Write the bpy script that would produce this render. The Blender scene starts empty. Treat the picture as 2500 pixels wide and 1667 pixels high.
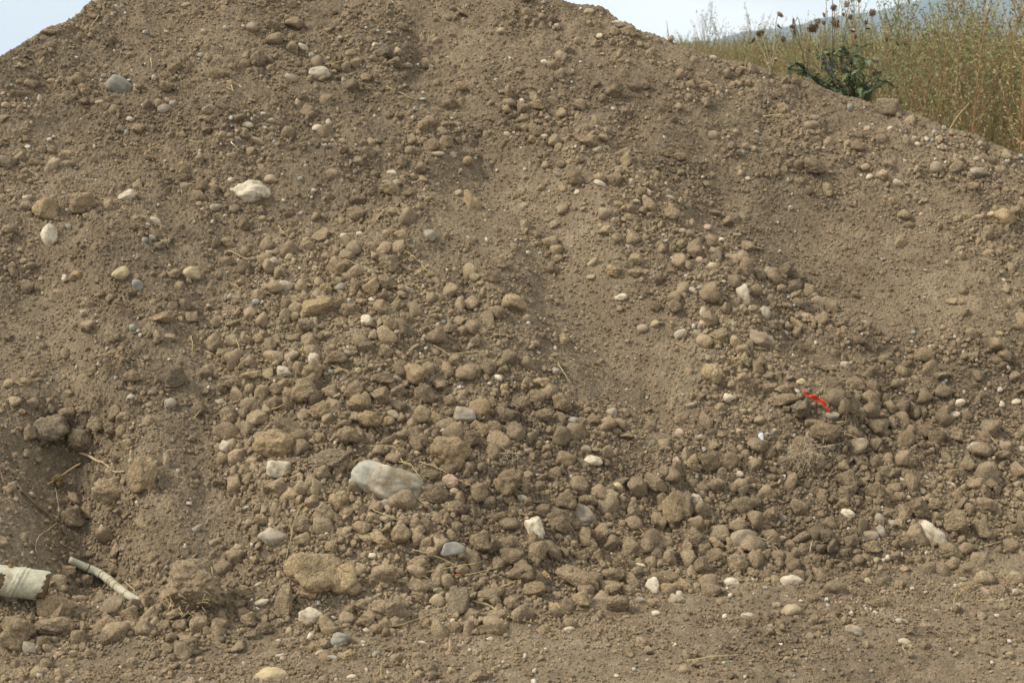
import bpy, bmesh, math, random
import numpy as np
from mathutils import Vector, Matrix

# ------------------------------------------------------------------ camera, sky, sun, exposure
SC = bpy.context.scene
COL = SC.collection
PI = math.pi
FPX, CX, CY = 50 / 36 * 2500, 1250.0, 833.5          # the photograph's pixel frame (2500 x 1667)
CAMZ, PITCH = 1.65, math.radians(11.8)
CAM = np.array([0, 0, CAMZ])
cam_data = bpy.data.cameras.new('camera')
cam_data.lens, cam_data.sensor_width = 50, 36
cam_data.clip_start, cam_data.clip_end = 0.05, 20000
cam_data.dof.use_dof = True
cam_data.dof.focus_distance = 4.9
cam_data.dof.aperture_fstop = 7.1
cam = bpy.data.objects.new('camera', cam_data)
cam.location = (0, 0, CAMZ)
cam.rotation_euler = (PI / 2 - PITCH, 0, 0)
COL.objects.link(cam)
SC.camera = cam

SUN_EL, SUN_AZ = math.radians(46), math.radians(-100)    # azimuth from +Y, clockwise positive: light comes from the left
world = bpy.data.worlds.new('World')
SC.world = world
world.use_nodes = True
wn, wl = world.node_tree.nodes, world.node_tree.links
wn.clear()
w_out = wn.new('ShaderNodeOutputWorld')
w_bg = wn.new('ShaderNodeBackground')
w_bg.inputs['Strength'].default_value = 0.1
sky = wn.new('ShaderNodeTexSky')
sky.sky_type = 'NISHITA'
sky.sun_disc = False
sky.sun_elevation = SUN_EL
sky.sun_rotation = SUN_AZ
w_tc = wn.new('ShaderNodeTexCoord')
w_map = wn.new('ShaderNodeMapping')
w_map.inputs['Scale'].default_value = (1.5, 1.5, 5.0)
w_map.inputs['Location'].default_value = (0.55, 0.2, 0.35)
w_n = wn.new('ShaderNodeTexNoise')
w_n.inputs['Scale'].default_value = 1.6
w_n.inputs['Detail'].default_value = 6
w_n.inputs['Roughness'].default_value = 0.5
w_r = wn.new('ShaderNodeValToRGB')                        # an overcast layer: grey-blue undersides, white tops
w_r.color_ramp.elements[0].position = 0.40
w_r.color_ramp.elements[0].color = (6.4, 6.8, 7.0, 1)
w_r.color_ramp.elements[1].position = 0.60
w_r.color_ramp.elements[1].color = (9.2, 9.2, 8.9, 1)
w_mix = wn.new('ShaderNodeMixRGB')
w_mix.inputs['Fac'].default_value = 0.92
wl.new(w_tc.outputs['Generated'], w_map.inputs['Vector'])
wl.new(w_map.outputs['Vector'], w_n.inputs['Vector'])
wl.new(w_n.outputs['Fac'], w_r.inputs['Fac'])
wl.new(sky.outputs['Color'], w_mix.inputs['Color1'])
wl.new(w_r.outputs['Color'], w_mix.inputs['Color2'])
wl.new(w_mix.outputs['Color'], w_bg.inputs['Color'])
wl.new(w_bg.outputs['Background'], w_out.inputs['Surface'])

sun_data = bpy.data.lights.new('sun', 'SUN')
sun_data.energy = 2.9
sun_data.angle = math.radians(10)
sun_data.color = (1.0, 0.94, 0.84)
sun = bpy.data.objects.new('sun', sun_data)
sun_dir = Vector((math.sin(SUN_AZ) * math.cos(SUN_EL), math.cos(SUN_AZ) * math.cos(SUN_EL), math.sin(SUN_EL)))
sun.rotation_euler = (-sun_dir).to_track_quat('-Z', 'Y').to_euler()
COL.objects.link(sun)

vs = SC.view_settings
vs.view_transform, vs.look = 'Standard', 'None'
vs.exposure, vs.gamma, vs.use_curve_mapping = 0.69, 1.0, False
SC.cycles.use_denoising = True
SC.cycles.max_bounces = 6
SC.cycles.diffuse_bounces = 3
SC.cycles.transparent_max_bounces = 8
SC.cycles.volume_bounces = 0

# ------------------------------------------------------------------ helpers
RNG = np.random.default_rng(7)
random.seed(7)
SINP, COSP = math.sin(PITCH), math.cos(PITCH)

def project(P):
    d = np.asarray(P) - CAM
    z = d[..., 1] * COSP - d[..., 2] * SINP
    up = d[..., 1] * SINP + d[..., 2] * COSP
    return CX + FPX * d[..., 0] / z, CY - FPX * up / z, z

def ray(u, v):
    x, y = (u - CX) / FPX, (CY - v) / FPX
    return np.array([x, COSP + y * SINP, -SINP + y * COSP])   # unit depth along the view axis

_pt = np.random.default_rng(11)
_perm = np.concatenate([_pt.permutation(256)] * 3)
_g2 = np.stack([np.cos(np.arange(256) * 2 * PI / 256), np.sin(np.arange(256) * 2 * PI / 256)], 1)
_g3 = _pt.normal(size=(256, 3)); _g3 /= np.linalg.norm(_g3, axis=1)[:, None]

def noise2(x, y, seed=0):
    x = x + seed * 17.31; y = y + seed * 9.77
    xi, yi = np.floor(x).astype(int), np.floor(y).astype(int)
    xf, yf = x - xi, y - yi
    xi &= 255; yi &= 255
    u, v = xf * xf * xf * (xf * (xf * 6 - 15) + 10), yf * yf * yf * (yf * (yf * 6 - 15) + 10)
    def g(ix, iy, fx, fy):
        q = _g2[_perm[_perm[ix] + iy]]
        return q[..., 0] * fx + q[..., 1] * fy
    x1, y1 = (xi + 1) & 255, (yi + 1) & 255
    a = g(xi, yi, xf, yf); b = g(x1, yi, xf - 1, yf); c = g(xi, y1, xf, yf - 1); d = g(x1, y1, xf - 1, yf - 1)
    return ((a + u * (b - a)) * (1 - v) + (c + u * (d - c)) * v) * 1.5

def noise3(P, seed=0):
    P = P + np.array([seed * 7.13, seed * 3.71, seed * 5.19])
    I = np.floor(P).astype(int); F = P - I; I &= 255
    W = F * F * F * (F * (F * 6 - 15) + 10)
    out = np.zeros(len(P))
    for dx in (0, 1):
        for dy in (0, 1):
            for dz in (0, 1):
                h = _perm[_perm[_perm[(I[:, 0] + dx) & 255] + ((I[:, 1] + dy) & 255)] + ((I[:, 2] + dz) & 255)]
                g = (_g3[h] * (F - np.array([dx, dy, dz]))).sum(1)
                out += g * (W[:, 0] if dx else 1 - W[:, 0]) * (W[:, 1] if dy else 1 - W[:, 1]) * (W[:, 2] if dz else 1 - W[:, 2])
    return out * 1.5

def sstep(a, b, x):
    t = np.clip((x - a) / (b - a), 0, 1)
    return t * t * (3 - 2 * t)

def mesh_np(name, V, F, smooth=True, mats=(), mat_idx=None):
    """V (n,3), F (m,k) with k = 3 or 4"""
    V = np.ascontiguousarray(V, dtype=np.float32); F = np.ascontiguousarray(F, dtype=np.int32)
    me = bpy.data.meshes.new(name)
    m, k = F.shape
    me.vertices.add(len(V)); me.vertices.foreach_set('co', V.ravel())
    me.loops.add(m * k); me.loops.foreach_set('vertex_index', F.ravel())
    me.polygons.add(m); me.polygons.foreach_set('loop_start', np.arange(0, m * k, k, dtype=np.int32))
    if mat_idx is not None: me.polygons.foreach_set('material_index', np.asarray(mat_idx, dtype=np.int32))
    me.polygons.foreach_set('use_smooth', np.full(m, smooth))
    for mt in mats: me.materials.append(mt)
    me.update(calc_edges=True)
    return me

def link(name, data, parent=None, **props):
    o = bpy.data.objects.new(name, data)
    COL.objects.link(o)
    if parent is not None: o.parent = parent
    for k, v in props.items(): o[k] = v
    return o

def tag(o, label, category=None, group=None, kind=None):
    o['label'] = label
    if category: o['category'] = category
    if group: o['group'] = group
    if kind: o['kind'] = kind
    return o

class MB:
    """collects tubes and strips into one mesh"""
    def __init__(s): s.v, s.f, s.m = [], [], []
    def tube(s, pts, rad, n=6, mi=0, cap=True):
        pts = [Vector(p) for p in pts]
        if not hasattr(rad, '__len__'): rad = [rad] * len(pts)
        b0 = len(s.v); ref = None
        for i, p in enumerate(pts):
            t = (pts[min(i + 1, len(pts) - 1)] - pts[max(i - 1, 0)]).normalized()
            if ref is None:
                ref = Vector((0, 0, 1)) if abs(t.z) < 0.9 else Vector((1, 0, 0))
            a = (ref - t * ref.dot(t)).normalized(); b = t.cross(a); ref = a
            for k in range(n):
                w = 2 * PI * k / n
                s.v.append(p + (a * math.cos(w) + b * math.sin(w)) * rad[i])
        for i in range(len(pts) - 1):
            for k in range(n):
                s.f.append((b0 + i * n + k, b0 + i * n + (k + 1) % n, b0 + (i + 1) * n + (k + 1) % n, b0 + (i + 1) * n + k)); s.m.append(mi)
        if cap:
            s.f.append(tuple(b0 + k for k in reversed(range(n)))); s.m.append(mi)
            s.f.append(tuple(b0 + (len(pts) - 1) * n + k for k in range(n))); s.m.append(mi)
    def poly(s, pts, mi=0):
        b = len(s.v); s.v += [Vector(p) for p in pts]; s.f.append(tuple(range(b, b + len(pts)))); s.m.append(mi)
    def mesh(s, name, mats, smooth=True):
        me = bpy.data.meshes.new(name)
        me.from_pydata([tuple(p) for p in s.v], [], s.f)
        for m in mats: me.materials.append(m)
        me.polygons.foreach_set('material_index', np.array(s.m, dtype=np.int32))
        me.polygons.foreach_set('use_smooth', np.full(len(s.f), smooth))
        me.update()
        return me

def smooth_path(pts, n=4):
    """Catmull-Rom through the points"""
    P = [np.array(p, float) for p in pts]
    if len(P) < 3: return [P[0] + (P[-1] - P[0]) * t for t in np.linspace(0, 1, n + 1)]
    out = []
    Q = [2 * P[0] - P[1]] + P + [2 * P[-1] - P[-2]]
    for i in range(1, len(Q) - 2):
        for t in np.linspace(0, 1, n, endpoint=False):
            a, b, c, d = Q[i - 1], Q[i], Q[i + 1], Q[i + 2]
            out.append(0.5 * (2 * b + (c - a) * t + (2 * a - 5 * b + 4 * c - d) * t * t + (3 * b - a - 3 * c + d) * t ** 3))
    out.append(P[-1])
    return out

# ------------------------------------------------------------------ materials
def new_mat(name):
    m = bpy.data.materials.new(name); m.use_nodes = True
    nt = m.node_tree
    b = nt.nodes['Principled BSDF']
    b.inputs['Roughness'].default_value = 0.95
    b.inputs['Specular IOR Level'].default_value = 0.15
    return m, nt, b

def nd(nt, t, **kw):
    n = nt.nodes.new(t)
    for k, v in kw.items():
        if k in n.inputs: n.inputs[k].default_value = v
        else: setattr(n, k, v)
    return n

def noise_node(nt, vec, scale, detail=4, rough=0.55, dist=0.0):
    n = nd(nt, 'ShaderNodeTexNoise', Scale=scale, Detail=detail, Roughness=rough, Distortion=dist)
    nt.links.new(vec, n.inputs['Vector'])
    return n.outputs['Fac']

def ramp(nt, fac, stops, interp='LINEAR'):
    r = nt.nodes.new('ShaderNodeValToRGB'); cr = r.color_ramp; cr.interpolation = interp
    while len(cr.elements) < len(stops): cr.elements.new(0.5)
    for e, (p, c) in zip(cr.elements, stops):
        e.position = p; e.color = (*c, 1) if len(c) == 3 else c
    nt.links.new(fac, r.inputs['Fac'])
    return r.outputs['Color']

def mix(nt, fac, a, b, mode='MIX'):
    n = nt.nodes.new('ShaderNodeMixRGB'); n.blend_type = mode
    for s, v in (('Fac', fac), ('Color1', a), ('Color2', b)):
        if hasattr(v, 'is_linked'): nt.links.new(v, n.inputs[s])
        else: n.inputs[s].default_value = v if s == 'Fac' else (*v, 1)
    return n.outputs['Color']

def math_n(nt, op, a, b=None):
    n = nt.nodes.new('ShaderNodeMath'); n.operation = op
    for i, v in enumerate((a, b)):
        if v is None: continue
        if hasattr(v, 'is_linked'): nt.links.new(v, n.inputs[i])
        else: n.inputs[i].default_value = v
    return n.outputs[0]

SOIL_A, SOIL_B, SOIL_C = (0.152, 0.1160, 0.0740), (0.208, 0.1595, 0.1020), (0.288, 0.2235, 0.1435)

def soil_colour(nt, pos):
    """dry silty soil: patches of dust, darker damp crumbs, pale grit"""
    big = noise_node(nt, pos, 1.7, 2, 0.5)
    mid = noise_node(nt, pos, 14, 3, 0.6)
    fine = noise_node(nt, pos, 160, 2, 0.65)
    f = math_n(nt, 'ADD', math_n(nt, 'MULTIPLY', big, 0.45), math_n(nt, 'MULTIPLY', mid, 0.55))
    c = ramp(nt, f, [(0.36, SOIL_A), (0.50, SOIL_B), (0.66, SOIL_C)])
    c = mix(nt, 0.75, c, ramp(nt, fine, [(0.30, (0.50, 0.48, 0.46)), (0.5, (1, 1, 1)), (0.72, (1.36, 1.35, 1.32))]), 'MULTIPLY')
    vor = nd(nt, 'ShaderNodeTexVoronoi', Scale=150.0); nt.links.new(pos, vor.inputs['Vector'])
    sp = math_n(nt, 'MULTIPLY', math_n(nt, 'LESS_THAN', vor.outputs['Distance'], 0.22),
                math_n(nt, 'GREATER_THAN', math_n(nt, 'FRACT', math_n(nt, 'MULTIPLY', vor.outputs['Color'], 3.7)), 0.93))
    return mix(nt, sp, c, (0.44, 0.39, 0.31))

def soil_material(name, tint=None, crack=0.0, rand=0.0, bump=1.0):
    m, nt, b = new_mat(name)
    geo = nt.nodes.new('ShaderNodeNewGeometry'); pos = geo.outputs['Position']
    c = soil_colour(nt, pos)
    if rand:
        oi = nt.nodes.new('ShaderNodeObjectInfo')
        c = mix(nt, rand, c, ramp(nt, oi.outputs['Random'], [(0.0, (0.80, 0.79, 0.77)), (0.35, (1.0, 0.99, 0.97)), (0.6, (1.12, 1.10, 1.06)), (0.8, (1.14, 1.11, 1.04)), (0.93, (1.06, 1.05, 1.04)), (1.0, (1.26, 1.23, 1.16))]), 'MULTIPLY')
    if tint: c = mix(nt, 1.0, c, tint, 'MULTIPLY')
    nt.links.new(c, b.inputs['Base Color'])
    h = math_n(nt, 'ADD', math_n(nt, 'MULTIPLY', noise_node(nt, pos, 70, 4, 0.68), 1.0), math_n(nt, 'MULTIPLY', noise_node(nt, pos, 240, 2, 0.6), 0.7))
    if crack:
        v = nd(nt, 'ShaderNodeTexVoronoi', Scale=24.0, feature='DISTANCE_TO_EDGE')
        wpos = nd(nt, 'ShaderNodeMixRGB', Fac=0.05); nt.links.new(pos, wpos.inputs['Color1'])
        nn = nd(nt, 'ShaderNodeTexNoise', Scale=30.0, Detail=3.0); nt.links.new(pos, nn.inputs['Vector'])
        nt.links.new(nn.outputs['Color'], wpos.inputs['Color2'])
        nt.links.new(wpos.outputs['Color'], v.inputs['Vector'])
        line = math_n(nt, 'MINIMUM', math_n(nt, 'MULTIPLY', v.outputs['Distance'], 14.0), 1.0)
        keep = math_n(nt, 'GREATER_THAN', noise_node(nt, pos, 9, 2), 0.50)
        line = math_n(nt, 'MAXIMUM', line, math_n(nt, 'SUBTRACT', 1.0, keep))
        h = math_n(nt, 'ADD', h, math_n(nt, 'MULTIPLY', line, crack))
    bp = nd(nt, 'ShaderNodeBump', Strength=1.0, Distance=0.012 * bump)
    nt.links.new(h, bp.inputs['Height']); nt.links.new(bp.outputs['Normal'], b.inputs['Normal'])
    return m

M = {}
M['soil'] = soil_material('soil', bump=1.0)
M['ground'] = soil_material('ground_soil', tint=(0.97, 0.97, 0.98), bump=0.8)
M['clod_b'] = soil_material('clod_brown', tint=(1.10, 1.09, 1.07), crack=0.3, rand=0.8, bump=0.8)
M['clod_o'] = soil_material('clod_ochre', tint=(1.27, 1.22, 1.10), crack=0.45, rand=0.3, bump=0.5)
M['clod_g'] = soil_material('clod_grey', tint=(1.0, 1.03, 1.06), crack=0.3, rand=0.5)
M['crumb'] = soil_material('soil_crumb', tint=(1.06, 1.055, 1.05), rand=0.9, bump=0.6)

def stone_material(name, c1, c2, dust, vein=None, rough=0.75):
    m, nt, b = new_mat(name)
    geo = nt.nodes.new('ShaderNodeNewGeometry'); pos = geo.outputs['Position']
    oi = nt.nodes.new('ShaderNodeObjectInfo')
    c = ramp(nt, noise_node(nt, pos, 30, 4, 0.65, 0.4), [(0.32, c1), (0.68, c2)])
    c = mix(nt, 0.8, c, ramp(nt, noise_node(nt, pos, 220, 3, 0.6), [(0.3, (0.72, 0.72, 0.72)), (0.55, (1, 1, 1)), (0.75, (1.12, 1.12, 1.1))]), 'MULTIPLY')
    c = mix(nt, 0.7, c, ramp(nt, oi.outputs['Random'], [(0, (0.72, 0.70, 0.66)), (0.5, (0.98, 0.97, 0.95)), (1, (1.15, 1.12, 1.06))]), 'MULTIPLY')
    dn = noise_node(nt, pos, 26, 5, 0.62)
    df = ramp(nt, dn, [(0.60 - dust, (0, 0, 0)), (0.74 - dust * 0.8, (1, 1, 1))])
    c = mix(nt, math_n(nt, 'MULTIPLY', df, 0.88), c, soil_colour(nt, pos))
    nt.links.new(c, b.inputs['Base Color'])
    b.inputs['Roughness'].default_value = rough
    b.inputs['Specular IOR Level'].default_value = 0.25
    bp = nd(nt, 'ShaderNodeBump', Strength=0.6, Distance=0.004)
    nt.links.new(noise_node(nt, pos, 120, 5, 0.6), bp.inputs['Height']); nt.links.new(bp.outputs['Normal'], b.inputs['Normal'])
    return m

M['w'] = stone_material('cream_stone', (0.37, 0.31, 0.22), (0.55, 0.475, 0.36), 0.10)
M['white'] = stone_material('white_stone', (0.41, 0.35, 0.25), (0.56, 0.49, 0.37), 0.09)
M['g'] = stone_material('blue_grey_stone', (0.215, 0.21, 0.170), (0.32, 0.31, 0.26), 0.13)
M['s'] = stone_material('grey_stone', (0.25, 0.215, 0.16), (0.37, 0.325, 0.25), 0.16)
M['t'] = stone_material('tan_stone', (0.27, 0.205, 0.13), (0.37, 0.295, 0.195), 0.18)
M['y'] = stone_material('yellow_stone', (0.33, 0.255, 0.14), (0.44, 0.35, 0.21), 0.10)
M['p'] = stone_material('pink_stone', (0.34, 0.235, 0.165), (0.44, 0.32, 0.235), 0.10)
M['d'] = stone_material('dusty_stone', (0.26, 0.20, 0.135), (0.32, 0.255, 0.18), 0.28)

def pebble_mix_material():
    m, nt, b = new_mat('pebble_mix')
    geo = nt.nodes.new('ShaderNodeNewGeometry'); pos = geo.outputs['Position']
    oi = nt.nodes.new('ShaderNodeObjectInfo')
    c = ramp(nt, oi.outputs['Random'], [(0, (0.42, 0.37, 0.29)), (0.25, (0.29, 0.28, 0.235)), (0.45, (0.33, 0.26, 0.17)), (0.65, (0.46, 0.41, 0.33)), (0.85, (0.36, 0.26, 0.19)), (0.92, (0.27, 0.23, 0.17))], 'CONSTANT')
    c = mix(nt, 0.7, c, ramp(nt, noise_node(nt, pos, 120, 4, 0.6), [(0.35, (0.6, 0.56, 0.5)), (0.6, (1.05, 1.05, 1.05))]), 'MULTIPLY')
    nt.links.new(c, b.inputs['Base Color'])
    b.inputs['Roughness'].default_value = 0.8
    return m
M['pebble'] = pebble_mix_material()

def plain(name, c1, c2, scale=60, rough=0.8, bump=0.0, rand=0.0, trans=0.0, stretch=None):
    m, nt, b = new_mat(name)
    geo = nt.nodes.new('ShaderNodeNewGeometry'); pos = geo.outputs['Position']
    if stretch:
        mp = nd(nt, 'ShaderNodeMapping'); mp.inputs['Scale'].default_value = stretch
        nt.links.new(pos, mp.inputs['Vector']); pos = mp.outputs['Vector']
    n = noise_node(nt, pos, scale, 5, 0.6)
    c = ramp(nt, n, [(0.3, c1), (0.7, c2)])
    if rand:
        oi = nt.nodes.new('ShaderNodeObjectInfo')
        c = mix(nt, rand, c, ramp(nt, oi.outputs['Random'], [(0, (0.60, 0.80, 0.60)), (0.5, (1, 1, 1)), (1, (1.26, 1.06, 0.92))]), 'MULTIPLY')
    nt.links.new(c, b.inputs['Base Color'])
    b.inputs['Roughness'].default_value = rough
    if trans: b.inputs['Transmission Weight'].default_value = trans
    if bump:
        bp = nd(nt, 'ShaderNodeBump', Strength=0.7, Distance=bump)
        nt.links.new(n, bp.inputs['Height']); nt.links.new(bp.outputs['Normal'], b.inputs['Normal'])
    return m

M['straw'] = plain('straw', (0.36, 0.26, 0.12), (0.52, 0.41, 0.22), 90, 0.6, rand=0.5)
M['pale_straw'] = plain('pale_straw', (0.50, 0.44, 0.32), (0.62, 0.56, 0.44), 90, 0.6)
M['root'] = plain('dark_root', (0.075, 0.05, 0.032), (0.16, 0.11, 0.068), 70, 0.85, 0.002)
M['pale_root'] = plain('pale_root', (0.28, 0.20, 0.12), (0.40, 0.30, 0.19), 70, 0.8, 0.002)
M['fibre'] = plain('root_fibre', (0.32, 0.26, 0.17), (0.48, 0.40, 0.28), 120, 0.8)
M['brown_fibre'] = plain('brown_fibre', (0.11, 0.075, 0.045), (0.22, 0.155, 0.09), 120, 0.85)
M['moss'] = plain('peaty_clod', (0.075, 0.05, 0.026), (0.15, 0.10, 0.055), 140, 0.95, 0.006)
M['red'] = stone_material('orange_red_plastic', (0.32, 0.018, 0.008), (0.52, 0.036, 0.014), 0.08, rough=0.5)
M['white_plastic'] = plain('white_plastic', (0.42, 0.44, 0.47), (0.56, 0.57, 0.59), 50, 0.5)
M['film'] = plain('cloudy_plastic_film', (0.17, 0.155, 0.125), (0.28, 0.265, 0.23), 40, 0.45)
M['leaf_dry'] = plain('dry_leaf', (0.075, 0.05, 0.022), (0.15, 0.10, 0.045), 60, 0.8)
M['seedling'] = plain('seedling_green', (0.045, 0.105, 0.035), (0.085, 0.17, 0.055), 60, 0.6)
M['bark'] = stone_material('birch_bark', (0.36, 0.335, 0.235), (0.53, 0.505, 0.385), 0.05)
M['bark_dark'] = plain('bark_scar', (0.035, 0.026, 0.018), (0.09, 0.06, 0.035), 90, 0.9)
M['wood'] = plain('weathered_wood', (0.10, 0.062, 0.034), (0.235, 0.155, 0.088), 60, 0.9, 0.004, stretch=(1, 4, 4))
M['rot'] = plain('rotten_ochre_wood', (0.15, 0.075, 0.024), (0.26, 0.14, 0.05), 80, 0.9, 0.003)
# ------------------------------------------------------------------ the mound: crest, toe, relief
SIL = np.array([(-1700, 1500), (-900, 690), (0, 147), (101, 80), (180, 37), (245, 0), (500, -110), (800, -165), (1100, -95), (1318, -2), (1435, 21), (1573, 78), (1658, 108),
                (1807, 158), (1988, 212), (2083, 250), (2211, 278), (2338, 320), (2500, 374), (3400, 660), (4400, 1450)], float)
TOE = np.array([(-1700, 1720), (0, 1600), (300, 1565), (600, 1545), (950, 1530), (1300, 1500), (1600, 1445), (2000, 1400), (2500, 1365), (3400, 1290), (4400, 1260)], float)
SLOPE = 0.66

def crest_toe(U):
    u = CX + FPX * U / COSP
    vt = np.interp(u, TOE[:, 0], TOE[:, 1])
    yt = CAMZ / np.tan(PITCH - np.arctan((CY - vt) / FPX))
    ta = np.tan(np.arctan((CY - np.interp(u, SIL[:, 0], SIL[:, 1])) / FPX) - PITCH)
    zc = (CAMZ + ta * yt) / (1 - ta / SLOPE)
    zc = np.maximum(zc, 0.05)
    return yt, yt + zc / SLOPE, zc

# relief along the slope, as strokes in the photograph's frame: (u0, v0, u1, v1, width, metres out of the slope)
STROKES = [(310, 620, 360, 1250, 130, .055), (145, 1090, 190, 1300, 140, -.20), (60, 640, 130, 860, 100, -.07), (800, 900, 860, 1300, 230, .05),
           (1180, 430, 1580, 950, 95, -.08), (1450, 380, 2010, 1010, 75, .065), (1780, 520, 2250, 760, 110, -.075), (1930, 850, 2010, 900, 55, -.06),
           (520, 760, 540, 1330, 70, -.018), (230, 1330, 380, 1500, 90, -.07), (500, 330, 1000, 420, 120, .04), (640, 520, 800, 540, 70, -.035), (190, 330, 330, 420, 90, -.04),
           (1020, 120, 1130, 330, 60, -.03), (1980, 300, 2350, 420, 80, .03), (285, 1215, 300, 1235, 34, -.07), (2050, 1010, 2060, 1020, 60, .05), (1100, 330, 1110, 340, 90, .03)]

def strokes(u, v):
    out = np.zeros_like(u)
    for a, b, c, d, w, amp in STROKES:
        L = (c - a) ** 2 + (d - b) ** 2
        t = np.clip(((u - a) * (c - a) + (v - b) * (d - b)) / L, 0, 1)
        out += amp * np.exp(-((u - a - t * (c - a)) ** 2 + (v - b - t * (d - b)) ** 2) / (w * w))
    return out

# zones in the photograph's frame (coordinates of the 2352-wide view)
K = 2500 / 2352
DENSE = [([(560, 560), (700, 530), (900, 550), (960, 640), (920, 760), (1000, 840), (1250, 860), (1400, 950), (1500, 1000), (1620, 990), (1620, 1350), (1300, 1430), (900, 1490), (560, 1450), (540, 1300), (560, 1150), (480, 1000), (480, 800), (520, 640)], 1.0),
         ([(1350, 350), (1500, 400), (1650, 530), (1800, 590), (1930, 690), (1960, 760), (1760, 760), (1800, 880), (1950, 960), (1950, 1060), (1850, 1000), (1740, 880), (1620, 850), (1590, 700), (1500, 560), (1380, 450)], 0.9),
         ([(1500, 1010), (1700, 980), (1850, 1020), (2000, 930), (2400, 900), (2400, 1310), (2100, 1330), (1800, 1345), (1550, 1350)], 1.0),
         ([(640, 60), (900, 70), (960, 190), (780, 200), (640, 130)], 0.7), ([(470, 240), (800, 250), (830, 320), (600, 330), (480, 280)], 0.7),
         ([(1130, 200), (1290, 210), (1330, 340), (1200, 330)], 0.7), ([(900, 280), (1010, 280), (1030, 370), (900, 350)], 0.8),
         ([(100, 930), (280, 960), (280, 1050), (60, 1020)], 0.6), ([(-200, 1300), (360, 1370), (560, 1380), (560, 1490), (-200, 1510)], 0.9), ([(160, 1080), (320, 1100), (300, 1330), (120, 1230)], 0.35),
         ([(1180, 540), (1340, 540), (1320, 620), (1180, 610)], 0.6), ([(930, 620), (1180, 640), (1200, 820), (950, 800)], 0.65), ([(1980, 780), (2400, 760), (2400, 920), (2000, 930)], 0.5),
         ([(800, 380), (930, 360), (950, 520), (800, 520)], 0.5), ([(2060, 280), (2400, 340), (2400, 520), (2150, 420)], 0.35), ([(1600, 1360), (2400, 1330), (2400, 1440), (1650, 1450)], 0.35)]
SMOOTH = [([(1000, 380), (1250, 370), (1450, 620), (1600, 870), (1500, 960), (1380, 900), (1250, 700), (1020, 560)], 1.0), ([(1620, 430), (1800, 470), (2150, 540), (2250, 740), (2050, 760), (1850, 600), (1700, 500)], 1.0),
          ([(-100, 640), (180, 640), (200, 860), (100, 900), (-100, 850)], 1.0), ([(620, 430), (800, 480), (760, 560), (600, 540)], 0.8), ([(330, 960), (500, 960), (540, 1130), (530, 1300), (400, 1270), (330, 1200)], 0.7),
          ([(420, 60), (640, 90), (640, 160), (430, 130)], 0.5), ([(1100, 100), (1200, 90), (1250, 190), (1150, 190)], 0.6), ([(560, 1450), (1000, 1500), (1600, 1380), (2400, 1350), (2400, 1600), (-100, 1600), (-100, 1500)], 0.6)]
RW, RH, RS, RO = 330, 230, 10.0, 300.0       # raster of the zones: 10 px cells, starting at (-300,-300)

def raster(polys):
    gu, gv = np.meshgrid((np.arange(RW) + .5) * RS - RO, (np.arange(RH) + .5) * RS - RO)
    out = np.zeros((RH, RW))
    for pts, val in polys:
        P = np.array(pts, float) * K
        ins = np.zeros((RH, RW), bool)
        for i in range(len(P)):
            (x0, y0), (x1, y1) = P[i], P[(i + 1) % len(P)]
            c = ((y0 > gv) != (y1 > gv))
            with np.errstate(divide='ignore', invalid='ignore'):
                xs = (x1 - x0) * (gv - y0) / (y1 - y0) + x0
            ins ^= c & (gu < xs)
        out = np.maximum(out, ins * val)
    for _ in range(11):
        p = np.pad(out, 1, mode='edge')
        out = (p[1:-1, 1:-1] * 2 + p[:-2, 1:-1] + p[2:, 1:-1] + p[1:-1, :-2] + p[1:-1, 2:]) / 6
    return out
R_DENSE, R_SMOOTH = raster(DENSE), raster(SMOOTH)

def zone(R, u, v):
    uu = u + 52 * noise2(u / 100, v / 100, 3) + 26 * noise2(u / 30, v / 30, 4)
    vv = v + 52 * noise2(u / 100, v / 100, 5) + 26 * noise2(u / 30, v / 30, 6)
    i = np.clip(((vv + RO) / RS).astype(int), 0, RH - 1); j = np.clip(((uu + RO) / RS).astype(int), 0, RW - 1)
    return R[i, j]

def lumps(x, s, scale, seed):
    """rounded lumps with sharp valleys between them"""
    a = np.abs(noise2(x * scale, s * scale, seed)); b = np.abs(noise2(x * scale * 1.9 + 3, s * scale * 1.9, seed + 1))
    return a * 0.7 + b * 0.3 - 0.28

def detail(x, s, sm):
    wx = x + 0.03 * noise2(x * 9, s * 9, 21); ws = s + 0.03 * noise2(x * 9, s * 9, 22)
    patch = sstep(-0.25, 0.35, noise2(x * 2.6, s * 2.6, 30)) * (1 - sm)
    h = 0.030 * noise2(wx * 3.2, ws * 2.6, 31) + 0.010 * noise2(wx * 9 + ws * 2, ws * 1.8, 35) + 0.016 * noise2(wx * 7, ws * 7, 32) * (1 - 0.6 * sm)
    h += patch * (0.030 * lumps(wx, ws, 10, 33) + 0.022 * lumps(wx, ws, 23, 36))
    h += (0.35 + 0.65 * patch) * (1 - 0.75 * sm) * 0.012 * lumps(wx, ws, 42, 39)
    h += (1 - 0.45 * sm) * (0.0065 * noise2(x * 75, s * 75, 42) + 0.0055 * noise2(x * 140, s * 140, 43))
    return h

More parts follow.
